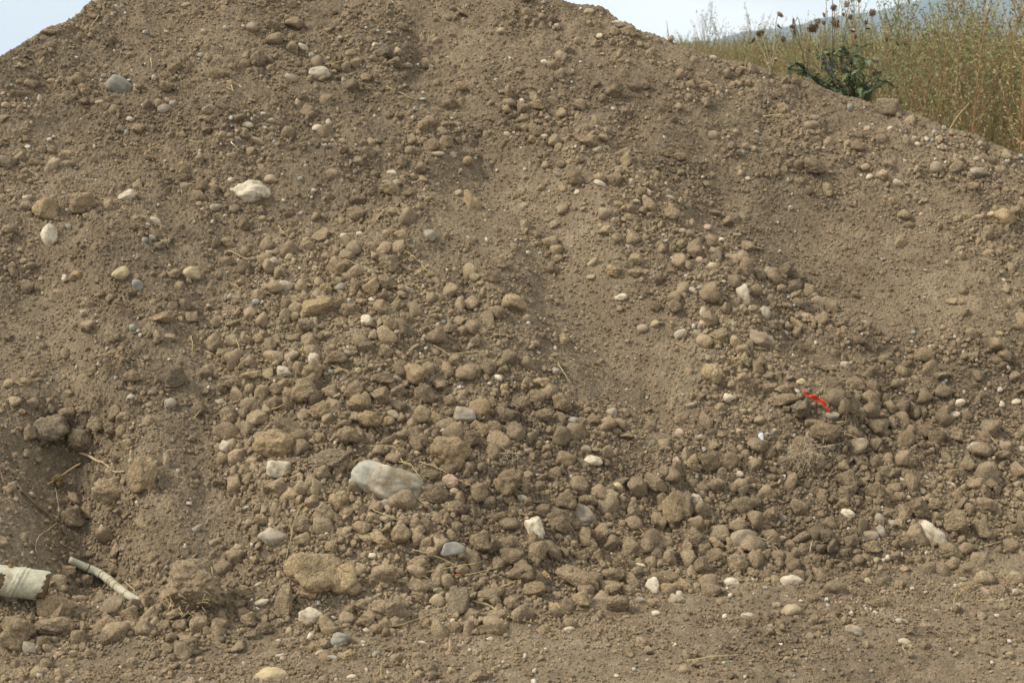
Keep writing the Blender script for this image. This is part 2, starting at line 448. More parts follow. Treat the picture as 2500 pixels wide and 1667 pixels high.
NCOL, NFR, NBK = 1060, 640, 60
ug = np.concatenate([np.linspace(-1500, -260, 40, endpoint=False), np.linspace(-260, 2760, NCOL - 80), np.linspace(2770, 4200, 40)])
Ug = (ug - CX) / FPX * COSP
yt, yc, zc = crest_toe(Ug)
sf = np.linspace(-0.14, 1, NFR)
S, _ = np.meshgrid(sf, Ug, indexing='ij')
Yf = yt + S * (yc - yt)
Zf = zc * np.where(S > 0, 0.86 * S + 0.14 * S * S, 0.75 * S)
Yf = np.where(S < 0, yt + S * 3.2, Yf); Zf = np.where(S < 0, S * 1.9, Zf)
Zf = 0.5 * (Zf + np.sqrt(Zf ** 2 + (0.07 - 0.04 * sstep(0.0, 0.12, Ug)) ** 2)) - 0.012                # a low apron of crumbled soil runs out on the ground
bb = np.linspace(0, 1, NBK + 1)[1:] ** 1.6 * 4.5
Yb = yc[None] + bb[:, None]
Zb = zc[None] - 0.70 * (np.sqrt(bb ** 2 + 0.10 ** 2) - 0.10)[:, None]
Y = np.concatenate([Yf, Yb]); Z = np.concatenate([Zf, Zb]); X = Ug[None] * Y
Sfull = np.concatenate([S, np.ones_like(Yb) * 1.0])
front = np.concatenate([np.ones_like(Yf), np.repeat(np.exp(-bb[:, None] * 2), len(Ug), 1)])
PU, PV, _ = project(np.stack([X, Y, Z], -1))
SM = zone(R_SMOOTH, PU, PV)
low = (1 - sstep(0.86, 1.0, Sfull)) * front
slopec = Y * 1.2
toe_fade = sstep(-0.02, 0.12, Sfull)
H = detail(X, slopec, SM) * (0.35 + 0.65 * toe_fade)
H += low * toe_fade * (strokes(PU, PV) + 0.05 * noise2(X * 1.1, slopec * 1.1, 51))
H += 0.012 * np.clip((Sfull - .9) * 10, 0, 1)                      # the crest lumps rise to the skyline, not above it
X = X + H * 0.05 * noise2(X * 5, slopec * 5, 52); Y = Y - 0.50 * H; Z = Z + 0.86 * H
V = np.stack([X, Y, Z], -1)
nr, nc = V.shape[:2]
idx = np.arange(nr * nc).reshape(nr, nc)
F = np.stack([idx[:-1, :-1], idx[:-1, 1:], idx[1:, 1:], idx[1:, :-1]], -1).reshape(-1, 4)
mound = link('soil_mound', mesh_np('soil_mound', V.reshape(-1, 3), F, True, [M['soil']]))
tag(mound, 'large heap of dry brown earth filling the picture', kind='structure')

# ------------------------------------------------------------------ the ground, one sheet to the horizon
gy = np.concatenate([np.linspace(-5, 2.6, 12, endpoint=False), np.linspace(2.6, 4.9, 430, endpoint=False), np.geomspace(4.9, 2750, 60)])
gx = np.concatenate([-np.geomspace(2400, 2.4, 26, endpoint=False), np.linspace(-2.4, 2.4, 620), np.geomspace(2.4, 2400, 27)[1:]])
GX, GY = np.meshgrid(gx, gy)
gu, gv, _ = project(np.stack([GX, np.maximum(GY, 1.0), np.zeros_like(GX)], -1))
gfine = sstep(2.3, 2.9, GY) * (1 - sstep(4.6, 6, GY)) * (1 - sstep(2.0, 2.5, np.abs(GX)))
rough = sstep(1300, 1900, gu) * 0.6 + 0.4
GZ = gfine * (0.012 * noise2(GX * 2.2, GY * 3.4, 61) + rough * (0.022 * lumps(GX, GY, 14, 62) + 0.011 * lumps(GX, GY, 40, 64)) + 0.003 * noise2(GX * 80, GY * 80, 66) + 0.003 * noise2(GX * 150, GY * 150, 67))
GZ += gfine * 0.019 * np.sin((GY - 0.10 * GX) * 27 + 3 * noise2(GX * 1.3, GY * 4, 68)) * sstep(0.0, 0.5, noise2(GX * 1.1, GY * 2.5, 69))
GZ += sstep(10, 60, GY) * 0.25 * noise2(GX * 0.01, GY * 0.01, 70)
GZ -= 0.022 * np.maximum(GY - 9, 0) * sstep(0.05, -0.12, GX / np.maximum(GY, 1))       # the land falls away to the left behind the heap
GV = np.stack([GX, GY, GZ], -1)
gi = np.arange(GX.size).reshape(GX.shape)
GF = np.stack([gi[:-1, :-1], gi[:-1, 1:], gi[1:, 1:], gi[1:, :-1]], -1).reshape(-1, 4)
ground = link('ground', mesh_np('ground', GV.reshape(-1, 3), GF, True, [M['ground']]))
tag(ground, 'trampled bare brown soil in front of the heap', kind='structure')

# ------------------------------------------------------------------ where a pixel's ray meets mound or ground
allP = np.concatenate([V[:NFR].reshape(-1, 3), GV[12:442].reshape(-1, 3)])
allU, allV, allD = project(allP)
ZC = 5.0
ok = (allU > -250) & (allU < 2750) & (allV > -100) & (allV < 1800)
ci = ((allV[ok] + 100) / ZC).astype(int); cj = ((allU[ok] + 250) / ZC).astype(int)
ZB = np.full((381, 601), 1e9)
np.minimum.at(ZB, (ci, cj), allD[ok])
for _ in range(2):                                              # fill the few empty cells
    e = ZB > 1e8
    p = np.pad(ZB, 1, constant_values=1e9)
    m_ = np.minimum.reduce([p[:-2, 1:-1], p[2:, 1:-1], p[1:-1, :-2], p[1:-1, 2:]])
    ZB[e] = m_[e]

def hit(u, v):
    i = int(np.clip((v + 100) / ZC, 1, 379)); j = int(np.clip((u + 250) / ZC, 1, 599))
    d = float(np.median(ZB[i - 1:i + 2, j - 1:j + 2]))
    while d > 1e8 and i < 378:
        i += 1; d = float(ZB[i, j])
    return CAM + ray(u, v) * d, d

# ------------------------------------------------------------------ far mountain and its haze
def build_mountain():
    RID = [(1350, 112), (1560, 110), (1661, 106), (1744, 97), (1769, 87), (1813, 72), (1852, 69), (1903, 61), (1964, 54), (1990, 42), (2058, 33), (2120, 25), (2163, 16), (2206, 0), (2600, -80), (3300, -95), (5000, -80)]
    us = np.linspace(1350, 4600, 300); D = 2200.0
    rv = np.interp(us, [r[0] for r in RID], [r[1] for r in RID]) + 2.0 * noise2(us / 60, us * 0, 71) + 1.0 * noise2(us / 17, us * 0, 72)
    hz = CAMZ + np.tan(np.arctan((CY - rv) / FPX) - PITCH) * D
    hz = np.maximum(hz, 3)
    xs = (us - CX) / FPX * COSP * D
    ts = np.linspace(0, 1, 60)
    T, XS = np.meshgrid(ts, xs, indexing='ij')
    prof = np.where(T < .6, (T / .6) ** 1.2, 1 - ((T - .6) / .4) ** 1.4 * 0.9)
    YY = 1530 + T * 1117
    ZZ = hz[None] * prof + prof * (1 - prof) * 40 * noise2(XS / 100, YY / 190, 73) - 3
    i = np.arange(T.size).reshape(T.shape)
    Fm = np.stack([i[:-1, :-1], i[:-1, 1:], i[1:, 1:], i[1:, :-1]], -1).reshape(-1, 4)
    m = plain('mountain_forest', (0.035, 0.05, 0.03), (0.10, 0.105, 0.06), 0.012, 0.95)
    o = link('mountain', mesh_np('mountain', np.stack([XS * YY / D, YY, ZZ], -1).reshape(-1, 3), Fm, True, [m]))
    tag(o, 'distant blue mountain ridge rising behind the weeds', kind='structure')
build_mountain()

def build_haze():
    m = bpy.data.materials.new('haze'); m.use_nodes = True
    nt = m.node_tree; nt.nodes.clear()
    out = nt.nodes.new('ShaderNodeOutputMaterial'); pv = nt.nodes.new('ShaderNodeVolumePrincipled')
    pv.inputs['Color'].default_value = (0.63, 0.79, 0.98, 1)
    pv.inputs['Density'].default_value = 0.00030
    nt.links.new(pv.outputs['Volume'], out.inputs['Volume'])
    c = [(x, y, z) for x in (-2900, 2900) for y in (-40, 2800) for z in (-70, 175)]
    f = [(0, 1, 3, 2), (4, 6, 7, 5), (0, 4, 5, 1), (2, 3, 7, 6), (0, 2, 6, 4), (1, 5, 7, 3)]
    me = bpy.data.meshes.new('haze'); me.from_pydata(c, [], f); me.materials.append(m)
    tag(link('haze', me), 'pale blue haze in front of the far mountain', kind='stuff')
build_haze()

# ------------------------------------------------------------------ rock and clod shapes
_ico = {}
def ico(n):
    if n not in _ico:
        bm = bmesh.new(); bmesh.ops.create_icosphere(bm, subdivisions=n, radius=1)
        _ico[n] = (np.array([v.co[:] for v in bm.verts]), np.array([[v.index for v in f.verts] for f in bm.faces])); bm.free()
    return _ico[n]

def lump_mesh(name, seed, sub, mat, style):
    """unit-box lump. style: 'clod' rough and angular, 'stone' water-worn, 'rock' broken, 'slab' flat-faced"""
    r_ = np.random.default_rng(seed)
    D, Fc = ico(sub)
    npl, lo, k, n1, n2 = {'clod': (15, 0.58, 18, 0.24, 0.13), 'stone': (8, 0.72, 7, 0.14, 0.008), 'rock': (15, 0.62, 26, 0.10, 0.035), 'slab': (10, 0.52, 34, 0.13, 0.08), 'block': (10, 0.66, 24, 0.15, 0.035), 'box': (3, 0.9, 20, 0.10, 0.05), 'dome': (12, 0.66, 14, 0.17, 0.045), 'cobble': (11, 0.74, 20, 0.16, 0.035)}[style]
    N = r_.normal(size=(npl, 3)); N /= np.linalg.norm(N, axis=1)[:, None]
    h = r_.uniform(lo, 1.0, npl)
    dots = np.maximum(D @ N.T, 1e-3) / h
    r = 1.0 / (np.sum(dots ** k, 1) + 0.85 ** k) ** (1.0 / k)
    if style == 'box': r = np.minimum(r, 0.74 / (np.abs(D) ** 8).sum(1) ** (1 / 8))
    if style == 'block':
        r = np.minimum(r, 0.82 / (np.abs(D) ** 4.5).sum(1) ** (1 / 4.5))
    r *= 1 + n1 * noise3(D * 1.5, seed % 97) + n1 * 0.5 * noise3(D * 3.1, seed % 89)
    r *= 1 + n2 * (noise3(D * 6, seed % 83) + 0.7 * noise3(D * 12, seed % 79) + (0.5 * noise3(D * 22, seed % 73) if sub > 3 else 0))
    if style == 'clod': r *= 1 + 0.09 * np.abs(noise3(D * 4.2, seed % 71))
    P = D * r[:, None]
    lo_, hi_ = P.min(0), P.max(0)
    P = (P - (lo_ + hi_) / 2) / (hi_ - lo_)
    return mesh_np(name, P, Fc, True, [mat])
# ------------------------------------------------------------------ stones and clods read off the photograph
# tile origin (in the 2500-wide frame); x, y, w, h below are in the tile's own view, 2.767 view units to a pixel
TILE = {1: (0, 0), 2: (820, 0), 3: (1650, 0), 4: (0, 550), 5: (820, 550), 6: (1650, 550), 7: (0, 1100), 8: (820, 1100), 9: (1650, 1100)}
TS = 1 / 2.767
# x y w h angle(clockwise) colour [key]
STONES = {
1: """785 52 62 38 0 s;848 92 22 16 0 w;762 100 30 40 0 w;1255 38 70 35 -15 t;1125 220 32 42 0 y;980 218 34 36 0 t;1228 270 26 20 0 g;1360 375 52 36 15 g;1705 192 82 80 0 d;1720 258 22 20 0 w;1518 188 32 40 0 g;1645 180 24 36 0 g;1375 220 40 45 0 t;2050 320 78 42 40 w;2105 375 40 38 0 g;2160 500 145 100 0 w white_summit;1965 525 80 45 15 s;2260 485 38 32 0 t;2325 545 35 45 0 s;2220 395 40 35 0 t;140 445 46 44 0 t;357 413 34 32 0 t;700 513 42 34 0 g;715 452 42 20 0 g;808 585 165 125 38 g grey_summit;918 608 50 42 0 t;1038 528 42 34 0 w;672 690 60 26 -10 y;872 543 28 20 0 g;40 710 62 40 0 t;268 665 30 50 0 w;180 665 24 20 0 t;383 553 26 22 0 w;77 575 24 16 0 w;95 888 24 26 0 g;335 945 34 40 40 g;187 992 32 36 0 t;855 895 40 38 0 g;880 805 60 34 0 w;848 983 24 18 0 w;995 905 26 20 0 w;1105 735 82 58 -25 s;1168 705 52 50 0 s;1130 680 36 24 0 s;1410 742 92 70 0 t;1675 845 76 40 5 w;1648 882 62 36 10 t;1835 820 52 42 0 t;1790 865 36 34 0 g;1830 875 42 36 0 s;1778 768 36 24 -15 w;1562 853 22 22 0 w;1560 800 38 30 20 g;2012 700 46 68 0 y;1605 940 54 34 25 w;1745 955 92 42 25 t;2148 865 78 46 0 w;2218 832 46 56 0 w;2195 882 24 26 0 g;2315 958 40 36 0 t;2090 975 30 18 50 g;2200 988 55 24 10 w;1350 1040 26 22 0 g;1115 1085 34 18 -30 g;185 1335 64 34 -10 w;360 1328 40 28 0 w;862 1325 125 72 -30 w ringed;1070 1385 28 20 0 g;1560 1222 42 48 0 w;1690 1300 285 165 8 w cream_boulder;1830 1210 90 62 0 t;1905 1180 32 18 30 w;1460 1405 82 56 0 s;1345 1382 56 40 0 t;1250 1258 62 46 0 t;1338 1238 36 26 0 t;1050 1490 78 44 30 w;1000 1520 32 26 0 g;1436 1498 40 24 0 w;1315 1498 24 26 0 w;2028 1212 40 44 0 g;2120 1285 55 22 0 g;2105 1333 28 18 -20 g;2190 1340 30 20 -20 g;2000 1390 26 26 0 g;2035 1435 32 30 0 g;1915 1355 24 24 0 s;465 1530 36 38 0 y;345 1130 160 70 -55 t pale_fang""",
2: """382 18 24 22 0 w;880 42 26 24 0 w;668 88 26 22 0 w;255 68 20 14 0 w;28 262 36 36 0 s;265 303 50 36 -30 w;360 225 32 30 0 y;100 360 72 50 0 t;420 350 60 60 0 t;485 443 64 36 10 w;645 455 48 28 -30 w;555 437 20 16 0 w;715 378 50 18 0 w;590 672 50 28 0 w;535 738 34 38 0 s;590 627 28 20 0 s;770 625 22 22 0 g;55 545 36 46 -20 s;1120 212 70 50 0 t;1500 180 40 32 0 t;1408 425 50 42 0 w;1520 385 84 82 0 t walnut;1800 368 32 26 0 w;1778 245 44 34 0 w;1905 162 82 52 20 w crest_pale;1945 218 60 44 0 t;2265 262 44 44 0 t;1655 60 28 20 0 w;1255 685 46 38 0 w;1175 395 28 18 0 g;1180 490 26 18 0 w;1595 557 30 22 0 t;1375 620 26 18 0 w;1460 605 20 28 0 w;1110 620 22 14 0 w;1710 78 72 40 5 t;2050 290 24 26 0 w;1408 922 46 32 0 w;1590 840 44 28 45 w;1430 800 36 28 0 y;1230 912 34 16 0 w;1160 910 58 38 30 t;1010 910 46 52 0 t;425 835 32 34 0 y;268 952 34 34 0 w;42 955 42 36 0 t;378 1172 70 46 0 w;412 1238 58 56 0 t;345 1235 70 40 0 s;470 1090 48 36 0 g;945 1070 20 18 0 w;1055 1100 28 22 0 w;1085 1152 32 12 0 w;1275 1143 38 32 0 s;1415 1118 58 56 0 t;1495 1180 68 36 30 s;1770 1015 74 44 -20 t;1655 1080 32 24 0 w;1785 1240 92 38 25 w;1628 1300 40 36 0 w;2000 1230 34 50 -15 p;2030 1358 54 28 0 w;2105 1298 56 42 30 w;2230 1240 34 30 0 g;2265 1340 72 38 20 s;2115 1360 36 26 0 g;1815 1445 86 82 0 t;1270 1385 60 34 0 s;825 1305 60 42 -20 t;1310 1105 26 24 0 g;825 1236 24 12 0 w;2190 800 28 24 0 w;690 1042 90 40 0 t""",
3: """252 392 50 34 10 s;650 552 30 24 0 w;272 580 26 24 0 w;280 630 40 28 0 t;100 570 28 24 0 w;305 645 28 22 0 w;1178 728 42 54 0 g;795 762 36 26 20 g;430 740 20 22 0 g;1425 722 150 112 3 d skyline_block;915 848 94 62 0 t;945 795 60 36 0 d;1243 840 22 20 0 w;1328 842 20 18 0 w;1290 870 48 40 0 t;1448 870 48 30 -30 w;1555 948 48 74 -20 t;1632 978 40 40 0 w;1690 940 34 42 0 w;1612 940 56 46 0 t;1765 935 26 24 0 w;1745 892 36 28 0 w;1815 912 22 20 0 w;1775 997 38 22 0 g;1825 1002 34 34 0 w;1935 990 40 28 0 w;2055 972 50 22 0 g;1810 862 40 20 0 s;2035 1075 52 40 0 s;2235 1085 42 40 0 s;2330 1055 36 24 0 w;2340 1100 30 28 0 s;2040 1168 112 78 18 s right_cobble;2125 1148 26 26 0 w;1955 1172 26 26 0 w;1760 1130 86 80 0 d;1750 1075 22 18 0 w;1820 1098 20 18 0 w;1500 1240 78 48 30 w;1308 1195 52 36 -15 w;1280 1130 60 50 0 t;1252 1185 30 30 0 s;250 915 66 60 0 d;405 895 50 44 0 d;440 1172 52 52 0 t;485 1208 38 30 0 w;450 1032 34 32 30 w;355 928 22 26 0 g;760 1218 26 36 -20 g;685 1262 20 18 0 w;775 1403 34 26 35 w;785 1310 22 20 0 t;1210 1380 44 30 15 s;1605 1428 26 20 0 g;1655 1450 28 26 0 g;1090 1338 26 20 0 w;2060 1465 82 30 0 t;2132 1450 54 42 -15 y;2230 1245 30 14 0 w;180 1198 24 30 0 w;205 1085 22 16 0 g""",
4: """335 70 110 155 -15 w left_white;445 295 36 24 20 y;435 353 54 26 5 y;245 95 24 32 0 w;980 105 42 50 0 g;1032 88 60 44 35 g;1118 118 68 50 -5 t;905 212 22 24 0 w;935 205 34 38 0 s;930 410 74 86 0 g grey_egg;820 330 115 90 -35 y;1295 328 118 96 0 y ochre_cobble;1820 188 56 40 25 w;1862 250 94 58 30 s;1955 218 66 56 0 t;1610 238 44 22 0 g;1655 235 36 24 0 g;1560 122 24 26 0 g;2320 75 46 38 0 w;2332 185 60 50 0 p;1780 468 56 48 20 t;1555 485 42 44 0 g;1625 492 34 34 0 w;1728 515 46 36 0 g;1410 543 38 28 0 w;1522 607 30 22 0 w;1925 410 110 76 0 s;895 692 44 46 0 g;932 715 34 34 0 g;945 745 32 28 0 w;648 788 28 30 0 w;675 928 36 58 20 g;258 768 48 26 -10 s;648 605 24 18 0 w;745 685 14 14 0 y;2215 400 30 22 0 w;2305 420 82 60 0 s;1960 885 120 60 -32 t;2120 908 80 92 0 w;1920 990 106 72 18 w fan_white;2235 990 50 34 20 g;2310 1042 34 26 0 g;1408 1098 40 24 0 w;890 1160 60 44 10 s;1010 1215 64 44 0 t;1150 1205 80 84 0 s;1500 1200 86 56 25 s;1525 1495 90 92 0 w;1510 1415 26 40 0 w""",
5: """55 72 50 36 0 w;165 58 56 34 0 w;80 188 88 56 0 p pink_top;635 70 88 80 0 s;805 302 40 26 -50 w;500 440 86 44 40 s;250 505 68 36 10 w;208 645 82 84 0 w white_disc;728 658 38 38 0 g;888 705 58 34 15 s;912 808 46 38 0 g;610 832 40 28 0 w;80 862 50 46 0 s;600 755 40 36 0 s;415 722 44 34 0 w;150 982 38 48 0 y;1297 188 32 28 0 w;1215 100 22 30 0 w;1252 97 26 26 0 w;1470 205 28 28 0 w;1550 208 28 24 0 w;1590 145 26 18 0 w;1530 292 22 18 0 w;1965 145 46 26 0 w;1700 100 26 22 0 g;1975 43 42 18 0 g;1578 440 36 20 0 w;1455 483 24 26 0 g;1905 425 36 44 0 g;1925 485 88 46 -8 w arrowhead;1380 630 32 18 0 w;1410 633 18 16 0 w;1720 350 58 32 0 t;1735 250 84 44 -45 t;2070 700 76 64 0 t;2155 665 66 46 -20 y;2320 735 84 56 -30 w;1370 862 28 26 0 g;1620 838 46 16 25 w;1488 985 76 52 0 s;1480 875 60 24 0 t;1098 1030 62 40 45 w;1040 1070 36 20 20 w;880 995 50 32 -50 t;925 905 32 32 0 w;735 992 30 24 0 w;805 1080 24 22 0 w;832 1095 36 36 0 w;770 1147 28 14 0 w;430 1040 90 46 30 s;385 1278 118 64 20 t;870 1290 150 120 15 s cracked_block;565 1250 40 24 0 g;1865 1265 74 62 -20 s;1610 1322 84 56 15 g;2320 1400 58 60 0 p pink_right;1690 1515 72 62 0 t;1300 1525 66 42 0 t;410 1472 54 34 -15 y;2187 288 24 22 0 g;1535 1430 40 30 20 w;2210 1465 34 22 0 w;2060 490 28 22 0 w""",
6: """45 45 54 50 0 t;210 15 60 44 0 p;165 235 58 48 10 p;245 275 76 50 -5 y;122 188 34 34 0 t;118 440 64 38 30 w;165 420 54 34 0 g;325 382 28 26 0 w;625 310 66 62 0 s;415 65 60 26 0 s;700 175 30 26 0 w;310 100 50 24 0 s;275 200 130 70 62 d;455 470 85 140 -12 w pale_column;455 565 66 48 55 s;600 595 78 98 -18 s grey_pear;190 585 60 72 0 w;190 658 74 56 10 p;38 730 78 56 -20 w;150 735 80 46 32 s;970 520 124 74 25 d;580 770 190 100 33 d dusty_wedge;600 700 62 40 0 s;795 545 44 20 0 g;1278 662 58 40 15 g;850 690 40 40 0 t;1145 945 70 50 0 w;945 792 38 28 0 g;1165 790 36 22 0 w;1725 828 32 50 -25 w;1832 868 40 26 -15 g;1860 515 28 20 0 p;1680 487 22 18 0 w;1838 253 46 26 20 g;1430 415 18 14 0 g;2310 608 38 34 0 g;2245 960 36 34 0 t;845 1058 62 48 0 y;355 1168 78 64 15 w;100 1215 74 32 -15 s;1630 995 30 22 0 w;1535 1050 44 30 0 t;1910 1200 92 50 -25 w;1880 1278 78 44 0 w;2200 1208 44 46 0 w;2300 1190 60 36 -10 w;2025 1307 40 20 0 w;1340 1365 70 38 10 w;1610 1220 34 26 0 w;1800 1390 76 34 32 s;2025 1500 112 80 5 s;1050 1495 62 50 0 s;915 1425 82 46 35 p brick_bit;170 1432 60 42 0 s;25 1405 60 62 0 p;425 1390 28 42 0 y;665 1385 38 26 0 w;1060 1285 88 56 0 s;800 1420 24 24 0 g;1225 1490 160 110 -20 d dusty_cobble;495 1468 34 26 0 w;2340 1510 40 40 0 w;1805 1075 34 50 20 g;2190 1110 46 28 0 g;1740 1325 26 18 0 w;1580 1480 24 26 0 w;220 895 40 40 0 s""",
7: """1880 125 158 116 8 w fan_cream;1203 135 36 28 0 w;1053 82 40 40 0 s;1122 85 44 150 -3 t buried_post;1330 528 90 44 -30 s;1448 618 74 42 -20 s;1685 485 54 46 0 t;1670 385 46 30 0 t;1590 42 48 32 0 y;2092 280 40 36 0 t;1845 580 200 120 5 s broken_grey;1610 660 80 66 0 t;1770 1025 98 52 -18 w;1745 905 70 34 -30 w;1885 838 36 54 0 y;2100 1115 165 118 10 w white_knob;2290 1290 110 116 20 g grey_cobble;1830 1530 230 140 0 y yellow_dome;205 1335 124 84 22 s;370 1338 40 28 0 w;2160 1368 74 48 -30 t;2250 1400 82 40 10 g;2095 1262 40 72 15 w;1950 1215 40 56 0 t;1890 1385 70 30 -10 w;1650 1435 20 44 -20 w;470 1560 60 36 0 g;1705 728 46 26 0 s;1280 360 40 32 0 s;1265 830 28 22 0 w;1880 1290 36 30 0 w;885 875 30 26 0 w;1010 888 26 20 0 w;215 300 60 50 0 d""",
8: """340 215 480 225 17 g great_boulder;772 208 110 96 0 p pink_ball;803 275 66 48 10 t;330 355 82 60 0 s;1735 65 132 72 5 w;1262 322 76 50 15 w;1345 530 115 160 -18 w white_block;1905 250 66 76 -15 y;1690 235 48 32 -15 g;1762 300 50 30 0 g;1838 548 46 42 0 w;1680 440 165 120 35 s flat_cobble;2055 773 72 34 5 w;2140 925 100 142 0 w knobbly_white;2290 1005 135 92 -20 t;2160 1098 56 42 0 w;1575 1207 78 42 -12 w;1760 1143 40 38 0 w;1725 1087 38 24 0 w;2060 1010 72 44 15 s;690 1010 105 80 25 y;240 708 62 40 0 w;268 80 60 66 0 t;615 435 52 30 0 s;545 22 50 40 0 t;208 510 34 48 0 g;303 520 20 72 0 g;270 1370 60 44 -45 g;35 1285 130 110 15 g;212 1215 66 36 20 w;185 1290 36 22 0 w;585 1295 80 28 5 w;668 1412 32 22 0 w;110 1530 78 46 -10 w;1020 1168 46 28 0 w;1040 1270 50 30 0 w;790 1150 40 30 0 w;1390 1365 46 22 0 w;1418 1337 32 16 0 w;1890 1360 40 26 0 g;2290 1310 40 20 0 y;1570 585 34 36 0 w;1410 1060 26 26 0 t;1110 1220 28 22 0 g;2015 1475 34 28 0 s;1895 1520 36 26 0 g;2185 470 80 58 0 p;465 1425 40 24 0 g""",
9: """5 75 60 70 0 p;500 55 62 52 0 w;425 160 66 48 0 w;430 208 62 46 0 s;137 335 84 96 -15 w;460 595 190 130 -18 d rosy_cobble;1162 422 94 58 15 w white_bean;1377 462 62 88 -20 s;1457 493 80 54 0 s;1385 545 62 84 -30 s;1725 568 230 125 42 w leaning_white;1320 575 104 70 0 d;715 595 62 40 0 p;720 450 64 44 45 s;855 665 54 28 25 w;1430 722 50 46 0 w;1353 738 44 36 -40 t;1300 880 56 34 45 y;375 898 112 86 0 w cream_loaf;778 887 146 98 0 w blush_loaf;25 985 50 82 0 w;770 1085 165 100 -5 t road_rock;485 1120 92 60 0 s;680 1040 60 40 0 t;1205 1210 124 62 22 s;1520 1150 102 42 5 s;1550 1290 92 46 15 w;1695 1185 92 40 5 d;1348 1100 50 44 0 w;1890 1060 88 52 -35 t;1940 865 52 30 15 s;2000 950 36 56 15 p;2095 955 86 46 50 p;2305 955 68 48 10 w;2305 230 60 56 0 t;2270 405 40 32 -15 g;1855 225 72 28 15 w;2235 300 36 36 0 s;1530 195 40 32 0 s;1970 1130 26 18 0 w;400 1270 40 28 0 s;640 1185 44 34 0 s;236 1245 16 22 0 w;525 965 30 24 0 w;370 975 50 16 0 w;1180 1005 36 14 0 w;1185 1095 30 24 0 w;1210 1150 60 20 0 w;1760 1078 72 26 0 s;1000 1478 36 16 0 w;470 1525 34 26 0 g;2135 1430 40 20 0 g;800 1520 22 10 0 w;1855 1342 40 24 -10 w;1290 1303 24 18 0 w;1155 635 24 18 0 w;845 400 40 24 0 w;915 550 34 42 0 s;1060 660 66 50 0 d;2280 825 40 24 15 w"""}
